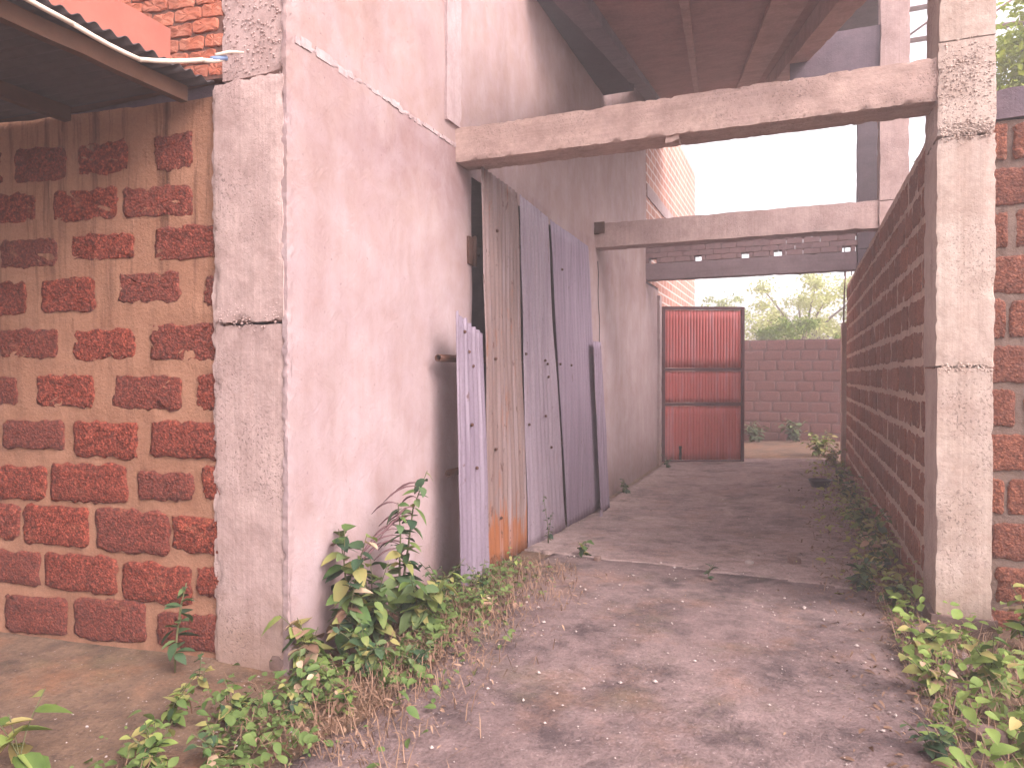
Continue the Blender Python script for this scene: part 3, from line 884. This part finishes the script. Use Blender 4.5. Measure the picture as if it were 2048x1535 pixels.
strip = link('metal_strip', mesh_of('metal_strip', *rough_box(-2.15, -2.135, 8.0, 8.08, -0.2, 0.42, cell=0.05, amp=0.004, chip=0.005), M_SH_PALE))
strip.rotation_euler = (R(-4), 0, 0)
tag(strip, 'thin broken pale strip propped at foot of the dark narrow sheet', 'metal strip')

def crossbar(z, y0, y1, x, label):
    t = thing('metal_pipe', label, 'pipe', (x, y0, z), 0, 'rusty crossbar pipes behind the sheets')
    V, Fc = tube([(0, 0, 0), (0, (y1 - y0), 0)], 0.027, 14, False)
    V2, F2 = tube([(0, 0.0, 0), (0, 0.25, 0)], 0.020, 14, False)
    buf = ([], [])
    add(buf, (V, Fc))
    add(buf, (V2, [f[::-1] for f in F2]))
    n = 14
    for k in range(n):
        k2 = (k + 1) % n
        buf[1].append((k2, k, 2 * n + k, 2 * n + k2))
    link('tube', mesh_of('tube', *buf, M_RUST), t)
    link('bore', mesh_of('bore', *tube([(0, 0.10, 0), (0, 0.11, 0)], 0.020, 14), M_BLACK), t.children[0])
crossbar(1.575, 4.37, 8.75, -2.345, 'upper rusty pipe poking out behind short lilac sheet, open end showing')
crossbar(0.74, 4.52, 8.75, -2.345, 'lower dark pipe end behind the short lilac sheet')
hg = thing('hinge', 'rusty hinge plate on the doorway jamb left of tall sheets', 'hinge', (XW, 5.10, 2.45))
link('plate', mesh_of('plate', *rough_box(0.0, 0.02, -0.07, 0.02, -0.11, 0.11, cell=0.04, amp=0.004, chip=0.008), M_RUST), hg)
link('pin', mesh_of('pin', *tube([(0.03, 0.02, -0.12), (0.03, 0.02, 0.12)], 0.018, 8), M_RUST), hg)
link('strap', mesh_of('strap', *rough_box(0.015, 0.03, 0.0, 0.12, -0.02, 0.05, cell=0.04, amp=0.004, chip=0.006), M_RUST), hg)

# ------------------------------------------------------------------ red gate
GA, GB = Vector((-2.39, 13.42, 0)), Vector((-0.95, 14.09, 0))
ga = math.atan2(GB.y - GA.y, GB.x - GA.x)
gw = (GB - GA).length
gate = thing('metal_gate', 'maroon ribbed sheet metal gate leaf standing ajar across the alley', 'gate', (GA.x, GA.y, -0.19), ga)
Z = [0.0, 1.10, 1.76, 2.93]
def gbox(name, d, mat=M_GATE_F, parent=gate, **kw):
    return link(name, mesh_of(name, *rough_box(*d, cell=0.15, amp=0.002, chip=0.002, **kw), mat), parent)
gbox('stile', (0.0, 0.055, -0.02, 0.03, 0.0, 2.95))
gbox('stile', (gw - 0.055, gw, -0.02, 0.03, 0.0, 2.95))
for k, z in enumerate(Z):
    gbox('rail', (0.056, gw - 0.056, -0.022, 0.028, max(0, z - 0.03), z + 0.025))
for k in range(3):
    z0, z1 = Z[k] + 0.03, Z[k + 1] - 0.035
    part = corrugated(0.058, gw - 0.058, 0, 1, 0.058, 0.007, lambda u, v, w: (u, 0.006 + w, z0 + (z1 - z0) * v + (0.02 * abs(mn.noise(Vector((u * 9, 0, 0)))) if (k == 0 and v == 0) else 0)), 6, 6)
    solid(link('panel', mesh_of('panel', *part, M_GATE), gate), 0.003)
for z in (0.35, 1.38, 2.45):
    link('hinge', mesh_of('hinge', *tube([(-0.025, 0.0, z - 0.07), (-0.025, 0.0, z + 0.07)], 0.025, 8), M_RUST), gate)
link('rust_hole', mesh_of('rust_hole', *rough_box(0.33, 0.38, -0.012, -0.004, 0.03, 0.30, cell=0.03, amp=0.02, freq=14, chip=0), M_BLACK), gate)

# ------------------------------------------------------------------ truss far behind
tr = thing('steel_truss', 'rusty steel lattice girder high behind the front column, top right', 'truss', (2.95, 16.0, -0.1))
def bar(name, a, b, rad):
    link(name, mesh_of(name, *shift(tube([a, b], rad, 6), tr.location), M_STEEL), tr)
bar('chord', (1.55, 16, 8.74), (11, 16, 8.82), 0.05)
bar('chord', (1.55, 16, 8.12), (11, 16, 8.16), 0.05)
x = 1.75
k = 0
while x < 10.5:
    bar('web', (x, 16, 8.12), (x, 16, 8.74), 0.022)
    bar('web', (x + 0.1, 16, 8.12), (x + 1.1, 16, 8.76), 0.022)
    x += 1.15
bar('rafter', (4.1, 16, 8.16), (4.75, 16.1, 8.80), 0.04)
for px in (2.95, 10.6):
    bar('post', (px, 16, -0.2), (px, 16, 8.8), 0.07)

# ------------------------------------------------------------------ vegetation
def leaf_part(L=1.0, W=0.55, fold=0.12, droop=0.18):
    V = [Vector((0, 0, 0))]
    st = ((0.12, 0.62), (0.32, 1.0), (0.58, 0.90), (0.82, 0.48))
    for (t, w) in st:
        z = -droop * t * t * L
        V += [Vector((t * L, -w * W / 2, z + fold * w * W)), Vector((t * L, 0, z)), Vector((t * L, w * W / 2, z + fold * w * W))]
    V.append(Vector((L, 0, -droop * L)))
    Fc = [(0, 1, 2), (0, 2, 3)]
    for k in range(3):
        a = 1 + 3 * k
        Fc += [(a, a + 3, a + 4, a + 1), (a + 1, a + 4, a + 5, a + 2)]
    a = 10
    Fc += [(a, 13, a + 1), (a + 1, 13, a + 2)]
    return V, Fc

LEAFLIB = {}
def leaf_mesh(mat, k):
    key = (mat.name, k)
    if key not in LEAFLIB:
        sh = ((1.0, 0.62, 0.12, 0.2), (1.0, 0.74, 0.2, 0.35), (1.0, 0.52, 0.25, 0.1), (1.0, 0.66, 0.05, 0.5))[k]
        LEAFLIB[key] = mesh_of('leaf', *leaf_part(*sh), mat)
    return LEAFLIB[key]

def put_leaf(t, pos, az, pitch, size, mat, r):
    o = link('leaf', leaf_mesh(mat, r.randrange(4)), t, pos, (r.uniform(-0.5, 0.5), pitch, az), size)
    return o

def plant(label, x, y, h, stems, per, size, mats, seed, spread_=0.5, z=None, cat='plant', group='weeds in the alley', name='weed', spikes=0, lean=(0, 0)):
    r = random.Random(seed)
    zz = gn(x, y) - 0.012 if z is None else z
    t = thing(name, label, cat, (x, y, zz), 0, group)
    for s in range(stems):
        az = r.uniform(0, 6.28)
        out = spread_ * h * (r.uniform(0.15, 0.8) if stems > 1 else 0.1)
        hh = h * (1 if s == 0 else r.uniform(0.55, 1.0))
        ex, ey = math.cos(az) * out + lean[0], math.sin(az) * out + lean[1]
        pts = [Vector((ex * q * q, ey * q * q, hh * (q - 0.12 * q * q * (out / max(h, .01))))) + Vector((r.uniform(-1, 1), r.uniform(-1, 1), 0)) * 0.012 * h * (1 if q else 0) for q in (0, .25, .5, .75, 1.0)]
        link('stem', mesh_of('stem', *tube(pts, [max(0.0022, 0.011 * h * (1 - 0.75 * i / 4)) for i in range(5)], 5), M_STEM), t)
        for i in range(per):
            q = 0.18 + 0.82 * (i + r.random() * 0.6) / per
            q = min(q, 1.0)
            f = q * 4
            k = min(3, int(f))
            p = pts[k].lerp(pts[k + 1], f - k)
            a = i * 2.4 + r.uniform(-0.5, 0.5)
            put_leaf(t, p, a, r.uniform(-0.45, 0.55), size * 1.22 * r.uniform(0.6, 1.15) * (1.1 - 0.45 * q), r.choice(mats), r)
        for i in range(spikes):
            q = r.uniform(0.62, 1.0)
            f = q * 4
            k = min(3, int(f))
            p = pts[k].lerp(pts[k + 1], f - k)
            a = 3.6 + r.uniform(-0.9, 0.9)
            L = h * r.uniform(0.16, 0.30)
            d = Vector((math.cos(a), math.sin(a), 0))
            sp = [p + d * L * u + Vector((0, 0, L * (0.35 * u - 0.75 * u * u))) for u in (0, .2, .4, .6, .8, 1.0)]
            link('seed_spike', mesh_of('seed_spike', *tube(sp, [0.002, 0.003, 0.0055, 0.0065, 0.005, 0.002], 5), M_SPIKE), t)
    return t

G3, GD, GL = [M_LEAF, M_LEAF, M_LEAF_D, M_DRY], [M_LEAF_D], [M_LEAF_L, M_LEAF_L, M_LEAF, M_LEAF_L, M_DRY]
plant('tall weed with dark leaves and drooping purple seed spikes against pink wall', -2.20, 3.62, 0.95, 2, 30, 0.12, [M_LEAF_D, M_LEAF_D, M_LEAF], 1, 0.3, spikes=9, lean=(-0.05, 0.02))
plant('second tall leafy weed at foot of grey corner column', -2.28, 3.20, 0.72, 4, 20, 0.135, G3, 2, 0.3)
plant('young weed with round green leaves against the red laterite wall', -3.00, 2.70, 0.46, 2, 11, 0.095, GD, 3, 0.3)
plant('small sprout on bare soil left of the corner column', -2.75, 2.62, 0.17, 2, 6, 0.06, G3, 4, 0.5)
plant('yellowing broad leafed weed beside the corner column foot', -2.36, 2.98, 0.34, 5, 8, 0.15, [M_LEAF_L, M_LEAF, M_DRY], 5, 0.7)
plant('bushy weed with broad leaves below the tall seeded weed', -2.04, 3.56, 0.42, 7, 9, 0.13, [M_LEAF, M_LEAF_L, M_LEAF_D], 6, 0.7)
plant('dense green weed clump in front of the corner column', -2.22, 2.72, 0.22, 6, 8, 0.075, G3, 7, 0.9)
plant('weed clump at left edge of the weed strip', -2.58, 2.30, 0.20, 5, 8, 0.065, [M_LEAF, M_LEAF_L], 8, 0.9)
plant('low weed clump in middle of the left weed strip', -2.32, 2.40, 0.20, 6, 8, 0.062, [M_LEAF, M_LEAF_L, M_LEAF_D], 9, 0.9)
plant('low weed clump on inner side of the left weed strip', -2.06, 2.52, 0.17, 6, 8, 0.060, G3, 10, 0.9)
plant('nearest weed clump of left strip at bottom of picture', -2.36, 2.02, 0.17, 6, 8, 0.060, [M_LEAF, M_LEAF_L], 11, 0.9)
plant('nearest pavement side weed of left strip, cut by lower edge', -2.10, 2.10, 0.16, 5, 8, 0.055, G3, 12, 0.9)
plant('large pale leafed weed in bottom left corner', -2.82, 1.80, 0.30, 3, 5, 0.15, [M_LEAF_L], 13, 0.6)
plant('bluish green weed beside dry grass on the pavement edge', -1.78, 3.12, 0.17, 4, 8, 0.062, GD, 14, 0.8)
plant('fine weed at foot of the short lilac sheet', -1.98, 4.30, 0.28, 7, 9, 0.040, [M_LEAF, M_LEAF_D], 15, 0.7)
plant('fine pale weed in front of the orange rusted sheet foot', -2.02, 4.95, 0.22, 6, 9, 0.038, [M_LEAF_L, M_LEAF], 16, 0.8)
plant('thin dark climber on the pale grey sheet foot', -2.18, 6.25, 0.48, 2, 12, 0.045, GD, 17, 0.15)
plant('small weed alone on pavement before the grey sheets', -1.72, 5.85, 0.15, 4, 6, 0.085, [M_LEAF, M_LEAF_D], 18, 0.8)
plant('dark green tuft against the pink wall before the gate', -2.28, 9.9, 0.24, 7, 8, 0.07, GD, 19, 0.5)
plant('lone seedling in the crack across the pavement', -0.62, 5.42, 0.14, 2, 5, 0.065, GD, 20, 0.7)
plant('sunlit yellow green tuft near far end column', 0.40, 15.2, 0.55, 14, 10, 0.13, GL, 21, 0.9)
plant('second sunlit weed at the far end column foot', 0.55, 13.5, 0.40, 12, 9, 0.10, GL, 22, 0.9)
plant('dark leafy weed between the two tall weeds at pink wall foot', -2.26, 3.42, 0.50, 6, 10, 0.13, [M_LEAF_D, M_LEAF], 41, 0.6)
plant('grey green weed clump between column foot and pavement', -2.05, 3.05, 0.30, 8, 9, 0.085, [M_LEAF_D, M_LEAF], 42, 0.9)
plant('spreading fine weed right of the tall seeded weed', -2.12, 4.02, 0.34, 7, 10, 0.055, [M_LEAF, M_LEAF_D], 43, 0.7)
plant('low pale flowering weed before the short lilac sheet', -1.80, 3.95, 0.22, 8, 9, 0.040, [M_LEAF_L, M_DRY, M_LEAF], 44, 0.9)
plant('yellow flecked weed clump nearest the pavement corner of left strip', -1.88, 2.62, 0.15, 6, 8, 0.055, [M_LEAF_L, M_DRY, M_LEAF], 45, 1.0)
# right hand cluster
plant('bright leafy weed in front of the front column foot', 0.62, 4.25, 0.24, 5, 8, 0.10, GL, 23, 0.8)
plant('bright weed right of the front column', 1.20, 4.62, 0.40, 6, 9, 0.11, GL, 24, 0.6)
plant('tall bright weed at right edge before orange laterite wall', 1.32, 4.30, 0.42, 6, 9, 0.12, GL, 25, 0.6)
plant('broad leafed weed in middle of right cluster', 0.86, 3.95, 0.30, 6, 9, 0.10, [M_LEAF_L, M_LEAF], 26, 0.8)
plant('weed on pavement side of right cluster', 0.60, 3.75, 0.24, 6, 8, 0.075, [M_LEAF, M_DRY, M_LEAF_L], 27, 0.9)
plant('large pale weed near the lower right corner', 0.98, 3.52, 0.34, 6, 8, 0.12, [M_LEAF_L], 28, 0.7)
plant('weed in the lower right corner', 0.86, 3.20, 0.26, 6, 8, 0.085, [M_LEAF, M_LEAF_L], 29, 0.8)
plant('dark low weed at the bottom edge right of the pavement', 0.50, 3.12, 0.16, 5, 8, 0.06, GD, 30, 0.9)
plant('bluish round leafed weed beside the front column inner face', 0.58, 5.15, 0.20, 5, 7, 0.07, GD, 31, 0.8)
plant('weed at foot of boundary wall just past front column', 0.42, 5.55, 0.28, 7, 9, 0.085, [M_LEAF_D, M_LEAF], 32, 0.8)
plant('brownish weed clump along near part of the boundary wall', 0.60, 6.1, 0.36, 8, 10, 0.08, [M_LEAF, M_DRY, M_LEAF_D], 33, 0.8)
plant('green weed clump along middle of the boundary wall', 0.62, 7.2, 0.42, 8, 10, 0.09, G3, 34, 0.8)
plant('leafy weed along the boundary wall near second beam', 0.62, 8.3, 0.36, 8, 9, 0.085, [M_LEAF_D, M_LEAF], 35, 0.8)
plant('weed along far part of the boundary wall', 0.60, 9.9, 0.42, 8, 9, 0.09, G3, 36, 0.8)
plant('weed beside the black tub at the boundary wall', 0.66, 11.4, 0.34, 7, 8, 0.085, [M_LEAF, M_LEAF_L], 37, 0.8)
plant('dark weed at foot of the far yard wall', -0.1, 18.6, 0.6, 14, 10, 0.15, GD, 38, 0.9)
plant('second dark weed at the far yard wall, left of the first', -1.0, 18.6, 0.55, 14, 10, 0.15, GD, 39, 0.9)
plant('weed by the gate post at end of the pink wall', -2.2, 12.9, 0.28, 5, 7, 0.07, GD, 40, 0.6)

# uncountable low cover: joined leaves
def scatter(name, label, cat, mat, n, place, size, seed, tilt=0.6, lift=0.02, shape=(1.0, 0.6, 0.15, 0.25)):
    r = random.Random(seed)
    proto = leaf_part(*shape)
    V, Fc = [], []
    for i in range(n):
        q = place(r)
        if q is None:
            continue
        x, y, hh = q
        s = size * (0.35 + 1.15 * r.random() ** 2)
        M = Matrix.Translation((x, y, gn(x, y) + lift * r.random() + hh)) @ Euler((r.uniform(-tilt, tilt), r.uniform(-tilt, tilt), r.uniform(0, 6.28))).to_matrix().to_4x4() @ Matrix.Scale(s, 4)
        k = len(V)
        V.extend(M @ v for v in proto[0])
        Fc.extend(tuple(a + k for a in f) for f in proto[1])
    o = link(name, mesh_of(name, V, Fc, mat))
    o['kind'] = 'stuff'
    o['label'] = label
    o['category'] = cat
    return o

def strip_left(r):
    y = r.uniform(1.6, 5.0)
    c = -2.10 - 0.14 * (2.4 - y) if y < 3 else -1.98 - 0.10 * (y - 3)
    x = r.gauss(c, 0.21)
    if x < XW + 0.04 and y > 2.85:
        return None
    dens = mn.noise(Vector((x * 3, y * 3, 2)))
    return None if dens < -0.18 else (x, y, r.random() ** 2 * 0.09 * (1 + dens))
def strip_right(r):
    y = r.uniform(2.8, 5.2)
    x = 0.62 + abs(r.gauss(0, 0.38)) - 0.1
    if x > 0.72 and y > 4.75 and x < 1.1:
        return None
    return None if y > 4.95 and x > 0.7 else (x, y, r.random() ** 2 * 0.20)
def strip_wall(r):
    y = r.uniform(5.3, 13.8)
    x = 0.80 - abs(r.gauss(0, 0.27))
    return None if mn.noise(Vector((x * 2, y * 1.5, 6))) < -0.15 else (x, y, r.random() ** 2 * 0.16)
def dry_left(r):
    y = r.uniform(2.2, 5.3)
    x = r.gauss(-1.78 - 0.06 * (y - 3), 0.20)
    return (x, y, r.random() ** 2 * 0.05)
def dry_right(r):
    y = r.uniform(2.6, 12.5)
    x = 0.60 - abs(r.gauss(0, 0.28)) + (0.25 if y < 5 else 0.1)
    return (x, y, r.random() ** 2 * 0.04)
def anywhere(r):
    x, y = r.uniform(-2.2, 0.8), r.uniform(1.8, 13)
    return None if mn.noise(Vector((x * 2.2, y * 2.2, 11))) < 0.15 else (x, y, 0.0)
scatter('ground_cover', 'low green weeds carpeting the left edge of the pavement', 'ground cover', M_LEAF, 3600, strip_left, 0.05, 1)
scatter('ground_cover', 'low bright weeds carpeting the ground at lower right', 'ground cover', M_LEAF_L, 620, strip_right, 0.07, 2)
scatter('ground_cover', 'thin weeds along the foot of boundary wall', 'ground cover', M_LEAF_L, 2000, strip_wall, 0.062, 3)
scatter('leaf_litter', 'dry brown litter beside the left weed strip', 'leaf litter', M_DRY, 2400, dry_left, 0.030, 4, 0.5, 0.012, (1.0, 0.28, 0.2, 0.4))
scatter('leaf_litter', 'dry brown litter along the right edge of pavement', 'leaf litter', M_DRY, 4200, dry_right, 0.04, 5, 0.5, 0.012, (1.0, 0.34, 0.2, 0.4))
scatter('leaf_litter', 'scattered crumbs of dry leaf on the pavement', 'leaf litter', M_DRY, 2200, anywhere, 0.018, 6, 0.3, 0.012, (1.0, 0.4, 0.2, 0.3))

# dry grass blades
def blades(name, label, n, place, L, mat, seed):
    r = random.Random(seed)
    V, Fc = [], []
    for i in range(n):
        q = place(r)
        if q is None:
            continue
        x, y, _ = q
        z = gn(x, y)
        a, l = r.uniform(0, 6.28), L * r.uniform(0.4, 1.2)
        d = Vector((math.cos(a), math.sin(a), 0))
        s = d.cross(Vector((0, 0, 1))) * 0.0022
        b = Vector((x, y, z - 0.005))
        m1 = b + d * l * 0.3 + Vector((0, 0, l * r.uniform(0.3, 0.7)))
        tip = b + d * l * r.uniform(0.6, 1.0) + Vector((0, 0, l * r.uniform(0.1, 0.8)))
        k = len(V)
        V += [b - s, b + s, m1 + s, m1 - s, tip]
        Fc += [(k, k + 1, k + 2, k + 3), (k + 3, k + 2, k + 4)]
    o = link(name, mesh_of(name, V, Fc, mat))
    o['kind'] = 'stuff'
    o['label'] = label
    o['category'] = 'grass'
blades('dry_grass', 'thin dry grass among the left weeds', 2600, lambda r: dry_left(r) if r.random() < 0.65 else strip_left(r), 0.14, M_DRY, 8)
blades('dry_grass', 'thin dry grass among the right weeds', 2200, lambda r: strip_right(r) if r.random() < 0.5 else strip_wall(r), 0.16, M_DRY, 9)

# pebbles and mortar crumbs
r = random.Random(12)
buf = ([], [])
for i in range(700):
    x, y = r.uniform(-3.2, 0.9), r.uniform(1.7, 13) if r.random() < 0.4 else r.uniform(1.7, 6)
    s = 0.004 + 0.010 * r.random() ** 3
    if r.random() < 0.02:
        s *= 2
    z = gn(x, y) + 0.012
    pts = [(1, 0, 0), (-1, 0, 0), (0, 1, 0), (0, -1, 0), (0, 0, 0.7), (0, 0, -0.7)]
    V = [Vector((x, y, z)) + Vector(q) * s * r.uniform(0.6, 1.3) for q in pts]
    add(buf, (V, [(0, 2, 4), (2, 1, 4), (1, 3, 4), (3, 0, 4), (2, 0, 5), (1, 2, 5), (3, 1, 5), (0, 3, 5)]))
o = link('gravel', mesh_of('gravel', *buf, M_STONE, False))
o['kind'] = 'stuff'
o['label'] = 'pale pebbles and mortar crumbs strewn on the pavement'
o['category'] = 'gravel'

def stone(x, y, s, mat, label, seed, flat=0.6):
    r = random.Random(seed)
    z = gn(x, y) + 0.01
    V, Fc = rough_box(-s, s, -s * .8, s * .8, -s * flat, s * flat, cell=s / 2, amp=s * 0.2, freq=1.2 / s, chip=0, seed=seed)
    V = [v * (1.0 / (0.55 + 0.45 * max(abs(v.x) / s, abs(v.y) / s / .8, abs(v.z) / s / flat) * v.length / s / 1.15 + 0.0001)) for v in V]
    o = link('stone', mesh_of('stone', V, Fc, mat), None, (x, y, z + s * flat * 0.5), (0, 0, r.uniform(0, 6)))
    return tag(o, label, 'stone', 'loose stones on the ground')
stone(-0.02, 6.18, 0.045, M_SHADE, 'dark stone on the far slab edge, right of the seedling', 1)
stone(-0.36, 6.05, 0.03, M_STONE, 'pale flat stone on the far slab edge', 2, 0.4)
stone(-1.55, 5.7, 0.03, M_SHADE, 'small dark stone on slab edge near the sheets', 3)
stone(0.66, 4.52, 0.07, M_SHADE, 'grey rock at the front column foot', 4)
stone(0.72, 3.35, 0.06, M_SHADE, 'grey rock among the lower right weeds', 5, 0.4)
stone(-2.52, 2.98, 0.07, M_SHADE, 'dark lump of mortar at the corner column foot', 6, 0.6)

# black plastic tub by the wall
tub = thing('plastic_tub', 'black shallow plastic tub lying near the boundary wall', 'tub', (0.30, 10.9, gn(0.30, 10.9) + 0.014))
prof = [(0.0, 0.0), (0.11, 0.0), (0.15, 0.09), (0.162, 0.10), (0.155, 0.108), (0.138, 0.09), (0.10, 0.012), (0.0, 0.012)]
V, Fc = [], []
n = 20
for (rad, z) in prof:
    for k in range(n):
        V.append(Vector((rad * math.cos(6.2832 * k / n), rad * 0.8 * math.sin(6.2832 * k / n), z)))
for i in range(len(prof) - 1):
    for k in range(n):
        Fc.append((i * n + k, i * n + (k + 1) % n, (i + 1) * n + (k + 1) % n, (i + 1) * n + k))
link('bowl', mesh_of('bowl', V, Fc, M_TUB), tub)
# white scrap on the right
V, Fc = rough_box(-0.06, 0.06, -0.02, 0.03, 0, 0.05, cell=0.02, amp=0.02, freq=14, chip=0, seed=2)
o = link('litter', mesh_of('litter', V, Fc, M_WHITE), None, (1.30, 4.85, 0.28))
tag(o, 'crumpled white scrap caught in weeds at the right wall', 'litter')

# trees
def tree(label, x, y, h, crown_c, crown_r, n, leaf, mat, seed, clumps=26, cat='tree'):
    r = random.Random(seed)
    z0 = gn(x, y) - 0.1
    t = thing('tree', label, cat, (x, y, z0), 0, 'trees beyond the walls')
    c = Vector(crown_c) - Vector((x, y, z0))
    top = c - Vector((0, 0, crown_r[2] * 0.3))
    pts = [Vector((0, 0, 0)), top * 0.35 + Vector((0.08, 0.05, 0)), top * 0.7 + Vector((-0.06, 0.05, 0)), top]
    trunk = link('trunk', mesh_of('trunk', *tube(pts, [0.035 * h, 0.028 * h, 0.022 * h, 0.014 * h], 9), M_BARK), t)
    cl = []
    for i in range(clumps):
        while True:
            p = Vector((r.uniform(-1, 1), r.uniform(-1, 1), r.uniform(-1, 1)))
            if 0.25 < p.length < 1:
                break
        q = Vector((p.x * crown_r[0], p.y * crown_r[1], p.z * crown_r[2])) + c
        cl.append((q, r.uniform(0.16, 0.34) * min(crown_r)))
        if i % 2 == 0:
            m = top.lerp(q, 0.5) + Vector((0, 0, -0.1 * crown_r[2]))
            link('limb', mesh_of('limb', *tube([top * 0.85, m, q], [0.012 * h, 0.008 * h, 0.003 * h], 6), M_BARK), trunk)
    V, Fc = [], []
    for i in range(n):
        q, rad = cl[i % clumps]
        d = Vector((r.gauss(0, 1), r.gauss(0, 1), r.gauss(0, 0.75))) * rad * 0.62
        p = q + d
        s = leaf * r.uniform(0.6, 1.3)
        e = Euler((r.uniform(-1.1, 1.1), r.uniform(-1.1, 1.1), r.uniform(0, 6.28))).to_matrix()
        k = len(V)
        V += [p + e @ Vector(v) * s for v in ((-0.5, 0, 0), (-0.05, -0.28, 0.06), (0.5, 0, -0.08), (-0.05, 0.28, 0.06))]
        Fc += [(k, k + 1, k + 2, k + 3)]
    link('crown', mesh_of('crown', V, Fc, mat, False), t)
    return t
tree('pale hazy tree behind the far yard wall, right of the gate', 0.5, 31, 6.0, (0.2, 31, 3.9), (2.6, 2.2, 1.9), 9000, 0.16, M_CROWN_P, 3, 40)
tree('low bright yellow green bush just behind the far yard wall', 0.0, 24, 3.0, (0.0, 24, 2.3), (2.3, 1.2, 0.9), 6000, 0.13, M_CROWN, 4, 26, 'bush')
tree('leafy tree behind the orange laterite wall, top right', 3.5, 11.5, 6.5, (3.2, 11.4, 5.25), (1.25, 1.3, 1.6), 14000, 0.11, M_CROWN, 5, 60)
tree('thin distant tree left behind the gate top', -3.2, 36, 6.5, (-3.6, 36, 4.6), (1.8, 1.5, 1.0), 900, 0.16, M_CROWN_P, 6, 16)

# ------------------------------------------------------------------ dusty air
hz = link('haze', mesh_of('haze', *rough_box(-170, 170, -170, 170, -1.6, 9.2, cell=2000, amp=0, chip=0), None, False))
hz['kind'] = 'stuff'
hm = bpy.data.materials.new('dusty_air')
hm.use_nodes = True
hm.node_tree.nodes.clear()
pv = hm.node_tree.nodes.new('ShaderNodeVolumePrincipled')
pv.inputs['Color'].default_value = (0.97, 0.94, 0.96, 1)
pv.inputs['Density'].default_value = HAZE
pv.inputs['Anisotropy'].default_value = 0.3
mo = hm.node_tree.nodes.new('ShaderNodeOutputMaterial')
hm.node_tree.links.new(pv.outputs[0], mo.inputs['Volume'])
hz.data.materials.append(hm)
